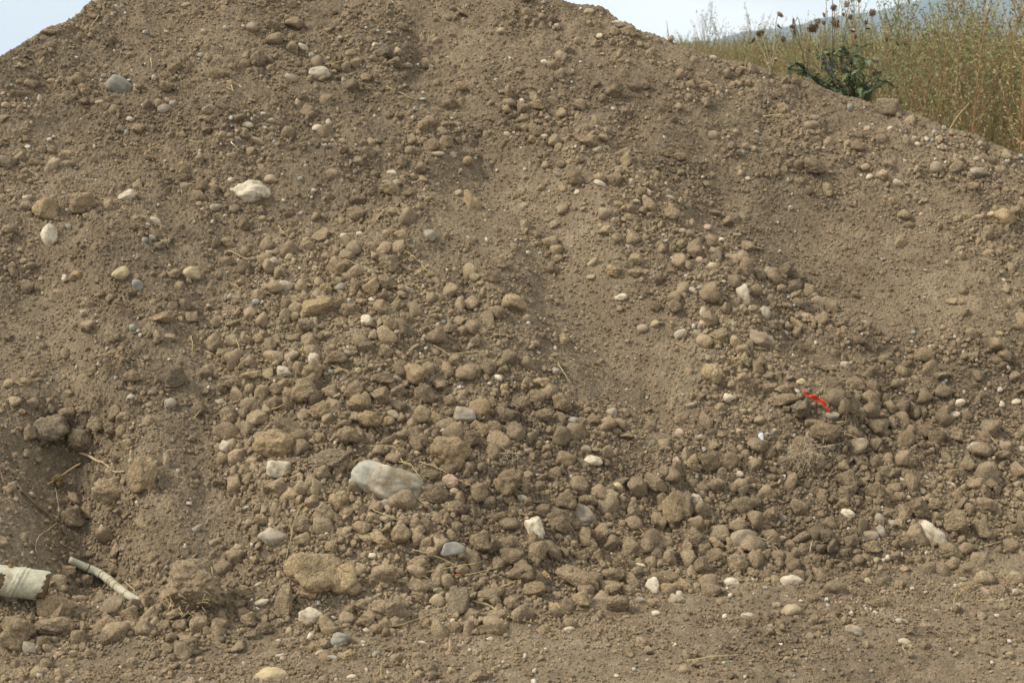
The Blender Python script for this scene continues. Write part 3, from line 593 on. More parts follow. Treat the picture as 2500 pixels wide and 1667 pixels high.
CLODS = {
1: """340 212 125 70 -10 b skyline_clod;1175 468 95 90 0 b;1745 405 105 128 30 b leaning_clod;215 575 100 70 0 b;885 378 60 46 0 o;310 1410 178 150 0 o left_round;560 1370 180 140 0 b;50 1110 135 120 0 g;1970 325 90 90 0 b;2300 855 110 80 0 b;2100 785 80 70 0 b;1120 585 80 80 0 b;1410 805 90 50 0 b;940 875 95 66 -15 b;1475 510 150 100 0 b;1840 170 90 80 0 b;1235 1140 70 100 0 o;1250 1195 90 50 -15 b;1350 1325 90 80 0 b;280 1020 80 70 0 b;350 1015 60 60 0 b;570 610 90 90 0 b;1345 1080 60 80 0 b;2010 440 60 50 0 b""",
2: """330 355 125 105 -20 g summit_clod;390 430 122 90 0 b;612 430 80 80 0 b;450 180 90 60 0 b;845 582 76 64 0 o;755 715 112 95 0 b;590 850 80 80 0 o;645 985 112 95 -10 b;745 960 100 90 0 b;515 945 70 92 0 b;570 1135 80 80 0 b;150 1360 112 80 0 b;140 1445 122 90 0 b;370 1275 112 86 0 o;905 1365 105 165 -38 o bone_clod;1700 955 142 90 5 b;1935 1040 122 90 0 b;2240 1035 100 70 0 b;1880 620 142 85 -20 b;2005 590 104 66 35 b;2090 580 70 60 0 b;1470 690 70 94 -30 b;1355 710 112 70 0 o;1660 720 80 110 -20 b;1610 1200 112 122 0 b;1920 1165 80 50 0 b;1520 1110 60 50 0 b;1330 945 60 60 0 o;2060 1305 90 80 0 b;2275 1405 60 60 0 b;390 1430 90 60 0 b;1970 215 120 80 0 b;1570 340 70 70 0 b;1910 1380 68 46 0 o""",
3: """940 1120 142 122 0 b;30 1060 90 60 0 b;690 880 60 50 0 b;2010 1260 80 60 0 b;1430 1110 82 60 0 b;2225 1470 152 130 0 o edge_clod;1905 1480 66 56 0 b""",
4: """1525 250 112 80 0 b;185 420 90 102 0 b;510 345 90 80 0 o;590 525 90 80 0 b;1150 760 90 60 0 b;1100 625 152 76 -12 b;1180 1020 150 150 0 g;895 1020 112 90 0 b;350 1385 235 215 0 g hollow_clod;450 1290 112 122 0 b;540 1455 185 160 0 b hollow_dark;660 1340 145 100 0 b;750 1370 100 80 0 b;1555 1055 152 90 0 b;1695 1010 142 60 0 b;1540 885 90 112 0 b;2130 560 250 150 -25 o ochre_ridge;2285 290 172 150 0 b;2205 435 102 80 30 o;1930 530 80 112 0 b;2000 510 80 80 0 b;2080 670 132 90 0 g;2270 890 142 90 0 b;2110 990 165 130 -35 o;2060 1120 185 175 0 b fan_block;2155 1255 172 150 0 o;1545 1290 122 132 0 b;1645 1270 80 72 0 b;1850 1490 275 225 0 o ochre_dome;1965 1390 150 280 -32 b leaning_slab;1690 1480 80 112 -10 b;1910 1085 112 90 -20 o;1660 770 72 72 0 b;1745 770 80 80 0 b;1870 770 62 90 0 b;1990 770 122 80 0 b;1880 900 80 80 0 b;1545 795 80 50 0 b""",
5: """365 265 150 132 0 b ball_clod;60 300 112 132 0 b;235 415 115 142 10 o;345 385 122 112 0 b;130 420 90 132 0 b;90 570 142 100 -15 b;1205 525 180 125 0 o lone_slab;365 670 102 112 0 b;200 825 102 80 0 g;345 850 90 92 0 b;475 630 90 92 0 b;535 1005 142 142 0 o;320 1030 152 90 0 b;120 1120 130 155 0 b;300 1155 122 122 0 b;420 1125 112 122 0 b;600 1145 140 165 -10 b;135 1230 132 112 0 o;420 1225 122 90 0 b;220 1310 162 122 0 o;80 1415 152 122 0 b;360 1325 72 80 0 o;765 1190 92 80 0 b;670 1310 122 92 20 o;970 1235 150 140 0 o;1145 1290 235 130 0 g;985 1385 122 92 0 o;1250 1205 122 112 0 b;1360 1170 112 122 0 b;1530 1195 132 132 0 b;1390 1060 132 80 10 o;1385 1280 162 92 0 b;1520 1315 80 112 0 b;1030 965 112 102 0 b;1120 940 82 82 0 b;905 1440 152 112 0 b;1100 250 112 102 0 b;1460 290 92 92 0 b;1500 230 82 62 0 b;2025 230 92 82 0 b;1530 785 76 68 0 o;2290 550 92 92 0 b;2160 545 82 72 0 b;1140 1100 60 72 0 o;1870 310 112 90 0 o""",
6: """240 1005 142 155 25 o lone_block;740 305 132 102 -20 b;820 355 102 92 0 b;1060 560 84 135 -25 b;880 620 112 62 0 o;290 740 122 102 0 b;280 800 62 62 0 b;405 790 82 92 0 o;470 920 76 125 -25 b;555 970 72 112 0 b;635 1105 102 82 0 b;725 1110 122 82 0 b;735 1175 200 85 -12 b striped_clod;845 1240 142 145 15 g ribbon_cobble;1030 965 122 62 10 b;1215 1075 132 102 10 b;1335 1100 82 112 0 b;1410 900 82 72 0 b;1455 945 72 68 0 b;1570 940 82 62 0 b;1240 775 92 72 0 b;935 1345 132 72 10 b;1000 1400 205 150 0 b ribbon_lump;240 230 82 62 0 b;30 1310 102 72 -30 b;260 1490 92 82 0 b;650 545 62 62 0 b;1960 590 62 72 0 b;2290 690 82 52 0 b;1200 1400 82 82 0 b;1680 1390 132 92 0 b;1890 1390 92 62 0 b""",
7: """740 270 235 185 0 b hollow_lump;490 450 165 162 0 b;960 170 190 260 15 o ochre_scar;605 385 112 82 0 b;1300 915 380 370 0 g hairy_clod;2130 830 420 270 5 o ochre_giant;2120 925 182 142 0 o;1915 1030 120 280 10 b dark_shard;375 1060 245 175 0 o corner_top;375 1195 245 150 0 b corner_low;120 1240 240 240 0 b corner_giant;70 1180 142 122 0 b;290 1300 102 102 0 b;530 1265 115 112 0 b;730 1180 192 142 0 b;705 1270 142 102 0 b;880 1110 132 132 0 b;890 1190 112 92 0 b;1005 1120 122 155 0 b;970 1020 92 112 0 o;790 1070 92 92 0 b;1105 1185 122 92 0 b;1340 1190 122 152 0 b;1220 1180 112 92 0 b;1410 1225 82 92 0 b;1480 1180 122 112 30 b;1680 1140 112 112 0 b;1790 1200 112 102 0 b;1700 1250 112 72 0 b;580 890 92 112 0 b;770 800 82 92 0 b;450 810 122 72 0 o;2185 415 132 142 0 b;2045 500 132 132 0 b;1870 240 142 122 0 b;2280 350 122 122 0 o;1715 550 82 112 0 b;1775 465 102 82 0 b;2235 650 102 82 0 o;2220 70 285 170 0 g fan_grey;1640 950 122 92 0 b;1620 1040 92 72 0 b;2130 1330 82 62 0 o""",
8: """770 20 275 235 10 o ochre_prow;640 290 240 135 0 b;785 385 155 125 20 b;1165 215 205 185 0 b rooty_lump;1035 365 92 112 0 b;440 545 132 152 0 b;620 510 112 132 0 b;540 500 82 112 0 b;180 530 122 112 0 b;70 415 102 92 0 b;150 390 92 152 -10 b;50 330 122 122 0 o;300 600 182 92 30 o;250 460 92 92 0 b;1510 470 165 165 0 b;1560 330 142 152 15 b;1685 350 112 102 0 b;1850 310 122 102 0 b;2165 220 172 122 15 b;2025 210 112 82 0 b;2290 380 180 215 -15 o slope_slab;1400 420 92 122 0 b;1100 450 142 82 0 b;980 610 152 152 0 b;1135 630 132 102 0 b;1190 710 162 112 0 b;1365 690 132 172 0 b;1235 820 215 172 0 b foot_round;1640 860 325 125 24 b long_slab;1650 705 122 102 20 b;1770 720 72 122 0 b;1860 920 162 92 0 b;1870 840 172 92 0 b;1985 950 112 92 0 b;1340 930 152 102 0 b;830 1030 150 225 10 g upright_shard;1050 980 215 112 -18 b;360 1100 285 205 10 b foot_giant;195 1040 132 112 0 b;55 870 172 222 0 o;320 840 162 142 0 b;560 760 152 112 0 b;640 910 142 82 0 g;570 980 112 102 0 b;930 1110 112 92 0 b;630 1170 102 112 0 b;820 1195 92 92 0 b;1400 1215 92 112 10 o;1500 1070 122 92 0 o;1660 1000 122 122 0 o;1900 1040 162 122 0 b;1080 1115 132 82 0 b;1190 1030 112 112 0 b;200 1160 152 82 0 b;70 1390 112 102 0 o;90 1080 82 82 0 b;380 1330 102 72 0 b;2190 860 252 112 0 b;2260 940 152 92 0 o;960 1530 152 92 -25 b;1170 325 112 82 0 b;640 165 122 82 0 b""",
9: """105 85 112 132 0 o;230 75 142 122 0 b;40 370 152 212 -12 b tall_lump;130 590 172 132 20 b;270 630 112 72 30 o;260 710 112 112 0 b;420 760 142 132 0 b;590 510 112 92 0 b;645 430 92 102 0 b;1035 580 112 112 0 g;1130 355 92 72 0 o;1640 385 152 142 0 b cracked_ball;1750 450 92 82 0 b;1755 360 92 92 0 b;1590 230 92 152 0 b;1850 160 132 72 -5 b;1540 420 112 122 0 b;1890 480 152 172 0 b;2090 370 152 112 20 b;1980 400 72 102 0 b;2060 530 142 152 0 b;2240 450 132 82 0 b;2270 540 112 92 0 b;1995 830 235 172 0 b foot_flat;1860 680 152 122 0 b;600 700 112 82 0 b;510 820 92 72 0 b;600 840 102 82 0 b;240 950 132 112 0 b;60 920 152 102 0 o;170 790 122 142 -15 b;985 880 115 68 -25 b;1195 860 112 92 0 b;680 880 82 82 0 o;470 1170 82 62 0 b;700 1170 72 72 0 b;1960 930 112 92 0 o;2190 950 112 92 0 b;1370 1030 162 102 0 b;1320 650 132 92 0 b;765 640 92 82 0 b;1160 190 142 132 0 b;1160 280 132 102 0 b;1340 270 132 122 0 b;990 290 82 72 0 b;1410 150 82 102 0 b;1900 300 82 112 0 b;2030 240 132 112 0 b;1390 890 72 72 0 b;1510 900 82 62 0 b"""}

# hand-written labels for the ones that stand out; the second text is how other labels refer to them
HERO = {
'white_summit': ('rounded white stone alone on the upper slope above the cream boulder', 'the rounded white stone'),
'grey_summit': ('blue-grey egg-shaped stone half sunk in the upper slope near the skyline', 'the egg-shaped stone'),
'ringed': ('cream stone with a hollow brown centre on the upper slope', 'the hollow cream stone'),
'cream_boulder': ('big cream boulder with dirty lower edge bedded in the upper slope', 'the big cream boulder'),
'pale_fang': ('pale tooth-shaped stone poking out of the dark upper bank', 'the tooth-shaped stone'),
'walnut': ('round wrinkled tan stone like a walnut under the skyline', 'the walnut-like stone'),
'crest_pale': ('smooth pale stone sitting on the skyline against white sky', 'the pale skyline stone'),
'skyline_block': ('square brown block of hard earth on the crest below the thistle', 'the square block'),
'right_cobble': ('grey-white banded cobble on the slope under the weeds', 'the banded cobble'),
'left_white': ('tall white stone half covered by soil near the photo edge', 'the half-buried white stone'),
'grey_egg': ('light grey stone with a flat top on the bare bank', 'the grey bank stone'),
'ochre_cobble': ('rounded ochre cobble alone on the smooth bank beside the clods', 'the ochre cobble'),
'fan_white': ('bright white smooth stone with a dark tip among the clods', 'the dark-tipped white stone'),
'pink_top': ('pale pink oval pebble at the head of the clod fan', 'the pale pink pebble'),
'white_disc': ('round whitish disc-like stone beside dry grass among clods', 'the white disc-like stone'),
'arrowhead': ('flat cream stone shaped like an arrowhead on the smooth chute', 'the arrowhead-shaped stone'),
'cracked_block': ('pale cracked block of stone among ochre clods in mid slope', 'the pale cracked block'),
'pink_right': ('rounded pink pebble on the gravelly lower slope', 'the rounded pink pebble'),
'pale_column': ('tall pale stone like a stub column in the clod ridge', 'the stub-column stone'),
'grey_pear': ('smooth grey-white pear-shaped stone in the clod ridge', 'the pear-shaped stone'),
'dusty_wedge': ('dusty wedge-shaped grey rock at the edge of the bare pocket', 'the dusty wedge rock'),
'brick_bit': ('salmon pink brick-like stone below the red ribbon', 'the brick-like stone'),
'dusty_cobble': ('large dust-coated cobble pointing out beside the pale root mat', 'the dust-coated cobble'),
'fan_cream': ('squarish cream stone leaning on a big ochre clod', 'the squarish cream stone'),
'buried_post': ('upright pale slab edge buried in the bank above the hairy clod', 'the buried pale slab'),
'broken_grey': ('broken greyish rock with sharp edges in the clod fan', 'the broken greyish rock'),
'white_knob': ('knobbly white stone near the foot of the heap', 'the knobbly white stone'),
'grey_cobble': ('smooth light grey cobble lying on the ground at the foot', 'the smooth grey cobble'),
'yellow_dome': ('smooth yellowish dome of a stone cut by the bottom of the photo', 'the yellowish dome stone'),
'great_boulder': ('largest boulder, blue-grey with a cream crust, among clods', 'the largest boulder'),
'pink_ball': ('round pink stone next to the largest boulder', 'the round pink stone'),
'white_block': ('upright angular white stone standing among brown clods', 'the upright white stone'),
'flat_cobble': ('flat dusty oval cobble standing on edge among clods', 'the flat oval cobble'),
'knobbly_white': ('craggy cream stone with dark pits near the foot', 'the craggy cream stone'),
'rosy_cobble': ('dusty rose-brown cobble with flat face near the foot', 'the rose-brown cobble'),
'white_bean': ('smooth white bean-shaped stone on the lower slope', 'the bean-shaped stone'),
'leaning_white': ('large oblong whitish stone leaning at the foot of the slope', 'the oblong leaning stone'),
'cream_loaf': ('cream loaf-shaped stone lying where slope meets ground', 'the cream loaf stone'),
'blush_loaf': ('cream and blush rounded stone lying where slope meets ground', 'the blush rounded stone'),
'road_rock': ('arched tan rock on the bare ground in front', 'the arched tan rock'),
'skyline_clod': ('dark flat clod jutting into the sky on the shoulder', 'the jutting clod'),
'leaning_clod': ('smooth oval brown clod near the top of the heap', 'the oval clod near the top'),
'left_round': ('round reddish-brown clod beside the matted root clod', 'the round reddish clod'),
'summit_clod': ('dark rounded clod on top of the upper cluster', 'the dark upper clod'),
'bone_clod': ('bone-shaped cracked ochre clod on the upper middle slope', 'the bone-shaped clod'),
'edge_clod': ('big rounded tan clod on the slope at the photo edge', 'the big edge clod'),
'hollow_clod': ('large grey-brown clod at the rim of the hollow', 'the hollow-rim clod'),
'hollow_dark': ('dark rough clod sunk in the shade of the hollow', 'the dark hollow clod'),
'ochre_ridge': ('long ochre clod with a peak at the head of the fan', 'the peaked ochre clod'),
'fan_block': ('large blocky brown clod in the middle of the fan', 'the blocky clod'),
'ochre_dome': ('large smooth ochre dome-shaped clod in the fan', 'the ochre dome clod'),
'leaning_slab': ('rough dark slab of earth leaning on the ochre dome', 'the leaning slab of earth'),
'ball_clod': ('ball-shaped brown clod at the head of the fan', 'the ball-shaped clod'),
'lone_slab': ('lone ochre clod lying on the smooth chute with a shadow', 'the lone ochre clod'),
'lone_block': ('lone squarish clod beside bare soil above the white pebble', 'the lone squarish clod'),
'striped_clod': ('long striated clod beside the red plastic ribbon', 'the striated clod'),
'ribbon_cobble': ('grey-brown layered cobble under the red plastic ribbon', 'the layered cobble'),
'ribbon_lump': ('jagged lump of earth below the red plastic ribbon', 'the jagged lump'),
'hollow_lump': ('big fine-grained clod beside the ochre scar in the hollow', 'the fine-grained clod'),
'ochre_scar': ('broken ochre face of earth above a dark gap', 'the ochre scar'),
'hairy_clod': ('huge round clod matted with dry grass at the foot', 'the huge grass-matted clod'),
'ochre_giant': ('huge cracked ochre clod in the lower fan', 'the huge ochre clod'),
'dark_shard': ('tall dark shard of earth beside the huge ochre clod', 'the dark shard of earth'),
'corner_top': ('reddish angular clod just under the birch log', 'the reddish angular clod'),
'corner_low': ('wide brown clod below the angular clod under the birch log', 'the wide brown clod'),
'corner_giant': ('largest brown clod in the bottom corner below the birch log', 'the corner clod'),
'fan_grey': ('rough grey-brown clod behind the largest boulder', 'the rough grey-brown clod'),
'ochre_prow': ('large ochre clod with a pointed top above the pink stone', 'the pointed ochre clod'),
'rooty_lump': ('ragged brown clod with roots in the lower fan', 'the ragged rooty clod'),
'slope_slab': ('long flat tan slab of earth on the lower slope', 'the tan earth slab'),
'foot_round': ('big rounded clod in the lower fan by dry straws', 'the clod by the straws'),
'long_slab': ('long sloping slab-shaped clod near the foot', 'the long slab clod'),
'upright_shard': ('upright pointed grey-brown shard near the foot', 'the upright shard'),
'foot_giant': ('very big cracked round clod at the foot of the fan', 'the biggest foot clod'),
'tall_lump': ('tall smooth lump of tan earth beside a cream stone', 'the tall tan lump'),
'cracked_ball': ('dark ball-like clod split by a crack', 'the cracked ball clod'),
'foot_flat': ('wide low mound-like clod at the foot by the ground', 'the wide low clod'),
}

def parse(D, kind):
    out = []
    for t, txt in D.items():
        ox, oy = TILE[t]
        for e in txt.split(';'):
            p = e.split()
            x, y, w, h, a = map(float, p[:5])
            out.append(dict(kind=kind, u=ox + x * TS, v=oy + y * TS, w=w * TS, h=h * TS, a=a, c=p[5], key=p[6] if len(p) > 6 else None))
    return out
LUMPS = parse(STONES, 'stone') + parse(CLODS, 'clod')
LUMPS.sort(key=lambda q: -(q['w'] * q['h']))

# ---- the largest 300 of each kind are things, the smaller pebbles go with the scattered ones
n_st = 0
SMALL_PEBBLES = []
keep = []
for q in LUMPS:
    if q['kind'] == 'stone':
        if n_st >= 300 and not q['key']:
            SMALL_PEBBLES.append(q); continue
        n_st += 1
    keep.append(q)
LUMPS = keep

VAR = {}
def variant(kind, c, i, sub):
    k = (kind, c, i, sub)
    if k not in VAR:
        VAR[k] = lump_mesh(kind, 1000 + i * 37 + (500 if kind == 'stone' else 0) + sub, sub, M[c if kind == 'stone' else 'clod_' + c], ('rock' if i % 4 == 3 else 'stone') if kind == 'stone' else ('slab' if i % 5 == 4 else 'dome' if i % 3 == 1 else 'clod'))
    return VAR[k]

ANGULAR = {'skyline_block', 'cracked_block', 'broken_grey', 'white_block', 'knobbly_white', 'road_rock', 'brick_bit', 'dusty_wedge', 'fan_cream', 'white_knob', 'pale_column', 'rosy_cobble', 'cream_boulder', 'great_boulder', 'buried_post'}
BLOCKY = {'skyline_block', 'cracked_block', 'brick_bit', 'fan_cream', 'white_block', 'pale_column', 'buried_post'}
WHITES = {'white_summit', 'cream_boulder', 'fan_white', 'white_disc', 'left_white', 'white_knob', 'leaning_white', 'white_block', 'fan_cream', 'arrowhead', 'cream_loaf', 'white_bean'}
SLABBY = {'leaning_slab', 'long_slab', 'dark_shard', 'upright_shard', 'slope_slab', 'lone_slab', 'striped_clod', 'ochre_ridge'}

def view_axes(u, v, ang):
    d = Vector(ray(u, v)).normalized()
    r = Vector((1, 0, 0)); r = (r - d * r.dot(d)).normalized(); up = r.cross(d)
    ca, sa = math.cos(math.radians(ang)), math.sin(math.radians(ang))
    return r * ca - up * sa, up * ca + r * sa, d

def place_lump(q, i):
    P, d = hit(q['u'], q['v'])
    w, h = q['w'] * d / FPX, q['h'] * d / FPX
    dep = min(w, h) * random.uniform(0.8, 1.0)
    ax, ay, az = view_axes(q['u'], q['v'], q['a'])
    big = max(q['w'], q['h'])
    sub = 4 if big > 34 else 3
    if q['key']:
        st = 'box' if q['key'] == 'skyline_block' else 'block' if q['key'] == 'great_boulder' else 'cobble' if q['key'] == 'cream_boulder' else ('block' if q['key'] in BLOCKY else 'rock' if q['key'] in ANGULAR else 'stone') if q['kind'] == 'stone' else ('slab' if q['key'] in SLABBY else 'dome' if q['c'] == 'o' else 'clod')
        mat = M['white'] if q['key'] in WHITES else M['clod_g'] if q['key'] == 'skyline_block' else M['grass_clod'] if q['key'] == 'hairy_clod' else M['two_tone'] if q['key'] == 'great_boulder' else M[q['c'] if q['kind'] == 'stone' else 'clod_' + q['c']]
        me = lump_mesh(q['kind'], 5000 + i * 13, 5 if big > 90 else 4, mat, st)
    else:
        me = variant(q['kind'], q['c'], (i * 7) % (10 if q['kind'] == 'clod' else 6), sub)
    o = link('stone' if q['kind'] == 'stone' else 'soil_clod', me)
    flip = random.choice((-1, 1))
    R = Matrix((ax, ay * flip, ax.cross(ay * flip))).transposed()
    o.matrix_world = Matrix.Translation(Vector(P - ray(q['u'], q['v']) * dep * ((0.18 if big < 60 else 0.28) if q['kind'] == 'stone' else 0.75 if q['key'] == 'hairy_clod' else 0.28 if big < 50 else 0.42))) @ R.to_4x4() @ Matrix.Diagonal((w * 1.04, h * 1.04, dep, 1))
    q['obj'], q['P'], q['r'] = o, np.array(o.location), (w + h) / 4
    return o

M['grass_clod'] = soil_material('grassy_clod', tint=(1.28, 1.25, 1.20), rand=0.0, bump=1.1)
def two_tone():
    m, nt, b = new_mat('two_tone_boulder')
    geo = nt.nodes.new('ShaderNodeNewGeometry'); pos = geo.outputs['Position']
    tc = nt.nodes.new('ShaderNodeTexCoord')
    g = ramp(nt, noise_node(nt, pos, 30, 5, 0.6), [(0.3, (0.20, 0.175, 0.125)), (0.7, (0.28, 0.25, 0.185))])
    cr = ramp(nt, noise_node(nt, pos, 40, 5, 0.6), [(0.3, (0.34, 0.29, 0.205)), (0.7, (0.48, 0.42, 0.32))])
    bl = ramp(nt, noise_node(nt, pos, 50, 4, 0.6), [(0.3, (0.27, 0.255, 0.20)), (0.7, (0.37, 0.35, 0.28))])
    sx = nt.nodes.new('ShaderNodeSeparateXYZ'); nt.links.new(tc.outputs['Object'], sx.inputs[0])
    wob = math_n(nt, 'MULTIPLY', math_n(nt, 'SUBTRACT', noise_node(nt, pos, 12, 4), 0.5), 0.7)
    x1 = math_n(nt, 'ADD', math_n(nt, 'ADD', sx.outputs['X'], 0.5), wob)
    c = mix(nt, ramp(nt, x1, [(0.40, (0, 0, 0)), (0.50, (1, 1, 1))]), cr, g)       # grey broken end
    c = mix(nt, ramp(nt, x1, [(0.16, (1, 1, 1)), (0.24, (0, 0, 0))]), c, bl)        # blue-grey nose
    df = ramp(nt, noise_node(nt, pos, 20, 5), [(0.48, (0, 0, 0)), (0.62, (1, 1, 1))])
    c = mix(nt, df, c, soil_colour(nt, pos))
    nt.links.new(c, b.inputs['Base Color']); b.inputs['Roughness'].default_value = 0.8
    bp = nd(nt, 'ShaderNodeBump', Strength=0.7, Distance=0.006)
    nt.links.new(noise_node(nt, pos, 60, 6, 0.6), bp.inputs['Height']); nt.links.new(bp.outputs['Normal'], b.inputs['Normal'])
    return m
M['two_tone'] = two_tone()
for i, q in enumerate(LUMPS): place_lump(q, i)

# ------------------------------------------------------------------ labels: each lump by its look and its nearest landmark
ANCH = [(q['u'], q['v'], HERO[q['key']][1]) for q in LUMPS if q['key']]
ANCH += [(2009, 1555, 'the ground seedlings'), (1982, 985, 'the red plastic ribbon'), (1110, 1338, 'the plastic film'), (60, 1425, 'the birch log'), (255, 1420, 'the birch branch'), (1960, 1110, 'the pale root mat'), (190, 497, 'the matted root clod'), (2100, 190, 'the thistle')]
WORD = {'w': 'cream', 'g': 'blue-grey', 's': 'grey', 't': 'tan', 'y': 'yellowish', 'p': 'pink', 'd': 'dusty brown', 'b': 'brown', 'o': 'ochre'}
def size_word(w): return 'tiny' if w < 14 else 'small' if w < 24 else 'mid-sized' if w < 40 else 'large' if w < 70 else 'very large'
def relation(dx, dy):
    a = math.degrees(math.atan2(-dy, dx)) % 360
    return ['to the right of', 'above and right of', 'above', 'above and left of', 'to the left of', 'below and left of', 'below', 'below and right of'][int((a + 22.5) // 45) % 8]
seen = {}
for q in LUMPS:
    o = q['obj']
    o['category'] = q['kind'] if q['kind'] == 'stone' else 'clod'
    o['group'] = 'pale stones lying in the earth heap' if q['kind'] == 'stone' else 'large earth clods on the heap'
    if q['key']: o['label'] = HERO[q['key']][0]; continue
    best = min(ANCH, key=lambda A: (A[0] - q['u']) ** 2 + (A[1] - q['v']) ** 2)
    ar = max(q['w'], q['h']) / min(q['w'], q['h'])
    shape = 'long' if ar > 1.8 else 'oval' if ar > 1.3 else 'round' if q['kind'] == 'stone' else 'lumpy'
    cw = WORD[q['c']] if not (q['kind'] == 'clod' and q['c'] == 'g') else 'grey-brown'
    noun = 'clod' if q['kind'] == 'clod' else 'pebble' if max(q['w'], q['h']) < 22 else 'stone'
    base = (f"{size_word(max(q['w'], q['h']))} {shape} {cw} {noun}", relation(q['u'] - best[0], q['v'] - best[1]) + ' ' + best[2])
    seen.setdefault(base, []).append((math.hypot(q['u'] - best[0], q['v'] - best[1]), q))
ORD = ['nearest', 'second nearest', 'third nearest', 'fourth nearest', 'fifth nearest', 'sixth nearest', 'seventh nearest', 'eighth nearest']
for (a, b), L in seen.items():
    L.sort(key=lambda t: t[0])
    for k, (_, q) in enumerate(L):
        q['obj']['label'] = f'{a} {b}' if len(L) == 1 else f"{('nearest' if k == 0 else ORD[k])} {a} {b}"

# ------------------------------------------------------------------ loose clods, crumbs and pebbles nobody could count
def source_collection(name, meshes):
    c = bpy.data.collections.new(name)
    for k, me in enumerate(meshes):
        c.objects.link(bpy.data.objects.new(f'{name}_{k:02d}', me))
    return c

def scatter(name, label, P, scl, rot, nvar, coll, seed=0):
    me = bpy.data.meshes.new(name)
    me.vertices.add(len(P)); me.vertices.foreach_set('co', np.ascontiguousarray(P, dtype=np.float32).ravel())
    a = me.attributes.new('piece_scale', 'FLOAT_VECTOR', 'POINT'); a.data.foreach_set('vector', np.ascontiguousarray(scl, dtype=np.float32).ravel())
    a = me.attributes.new('piece_rotation', 'FLOAT_VECTOR', 'POINT'); a.data.foreach_set('vector', np.ascontiguousarray(rot, dtype=np.float32).ravel())
    a = me.attributes.new('piece_kind', 'INT', 'POINT'); a.data.foreach_set('value', np.random.default_rng(seed).integers(0, nvar, len(P)).astype(np.int32))
    o = link(name, me)
    ng = bpy.data.node_groups.new(name, 'GeometryNodeTree')
    ng.interface.new_socket('Geometry', in_out='INPUT', socket_type='NodeSocketGeometry')
    ng.interface.new_socket('Geometry', in_out='OUTPUT', socket_type='NodeSocketGeometry')
    N = ng.nodes; L = ng.links
    gi, go = N.new('NodeGroupInput'), N.new('NodeGroupOutput')
    ci = N.new('GeometryNodeCollectionInfo'); ci.inputs['Collection'].default_value = coll
    ci.inputs['Separate Children'].default_value = True; ci.inputs['Reset Children'].default_value = True
    ip = N.new('GeometryNodeInstanceOnPoints'); ip.inputs['Pick Instance'].default_value = True
    def attr(nm, t):
        n = N.new('GeometryNodeInputNamedAttribute'); n.data_type = t; n.inputs['Name'].default_value = nm
        return [s for s in n.outputs if s.enabled and s.name == 'Attribute'][0]
    er = N.new('FunctionNodeEulerToRotation')
    L.new(attr('piece_rotation', 'FLOAT_VECTOR'), er.inputs[0]); L.new(er.outputs[0], ip.inputs['Rotation'])
    L.new(gi.outputs[0], ip.inputs['Points']); L.new(ci.outputs[0], ip.inputs['Instance'])
    L.new(attr('piece_kind', 'INT'), ip.inputs['Instance Index'])
    L.new(attr('piece_scale', 'FLOAT_VECTOR'), ip.inputs['Scale'])
    L.new(ip.outputs[0], go.inputs[0])
    o.modifiers.new('scatter', 'NODES').node_group = ng
    tag(o, label, kind='stuff')
    return o

# surface cells of the mound's front and of the ground in view
GV0, GV1 = 30, 440
FR = V[:NFR, 30:-30]
cu, cv, cd = project(FR)
Nn = np.cross(FR[1:, :-1] - FR[:-1, :-1], FR[:-1, 1:] - FR[:-1, :-1]); Nn = -Nn
area = np.linalg.norm(Nn, axis=-1)
Nn /= area[..., None] + 1e-12
c_dense, c_smooth = zone(R_DENSE, cu, cv)[:-1, :-1], zone(R_SMOOTH, cu, cv)[:-1, :-1]
cell_ok = (cu[:-1, :-1] > -330) & (cu[:-1, :-1] < 2830) & (cv[:-1, :-1] < 1760) & (FR[:-1, :-1, 2] > -0.01)
c_patch = sstep(-0.1, 0.45, noise2(FR[:-1, :-1, 0] * 4.5, FR[:-1, :-1, 1] * 5.5, 81))
occ = np.zeros(area.shape, np.float32)
celw = np.linalg.norm(FR[:-1, 1:] - FR[:-1, :-1], axis=-1).mean(0); celh = np.linalg.norm(FR[1:, :-1] - FR[:-1, :-1], axis=-1)
celh = np.median(celh, 0)
# the placed lumps keep their ground
flat = FR[:-1, :-1].reshape(-1, 3)
uvgrid = {}
ui = ((cu[:-1, :-1] + 400) / 8).astype(int); vi = ((cv[:-1, :-1] + 200) / 8).astype(int)
order = np.argsort(-cd[:-1, :-1].ravel())
lut = np.full((300, 420), -1, int)
okc = (ui >= 0) & (ui < 420) & (vi >= 0) & (vi < 300)
fl = order[okc.ravel()[order]]
lut[vi.ravel()[fl], ui.ravel()[fl]] = fl
def stamp(i, j, r, val=1.0, k=1.0):
    a, b = max(1, int(r * k / celh[j])), max(1, int(r * k / celw[j]))
    i0, i1, j0, j1 = max(0, i - a), min(occ.shape[0], i + a + 1), max(0, j - b), min(occ.shape[1], j + b + 1)
    yy, xx = np.ogrid[i0 - i:i1 - i, j0 - j:j1 - j]
    m = (yy / a) ** 2 + (xx / b) ** 2 <= 1
    return slice(i0, i1), slice(j0, j1), m
for q in LUMPS:
    a, b = int((q['v'] + 200) / 8), int((q['u'] + 400) / 8)
    if 0 <= a < 300 and 0 <= b < 420 and lut[a, b] >= 0:
        i, j = divmod(int(lut[a, b]), occ.shape[1])
        s0, s1, m = stamp(i, j, q['r'] * 0.92)
        occ[s0, s1][m] = 1

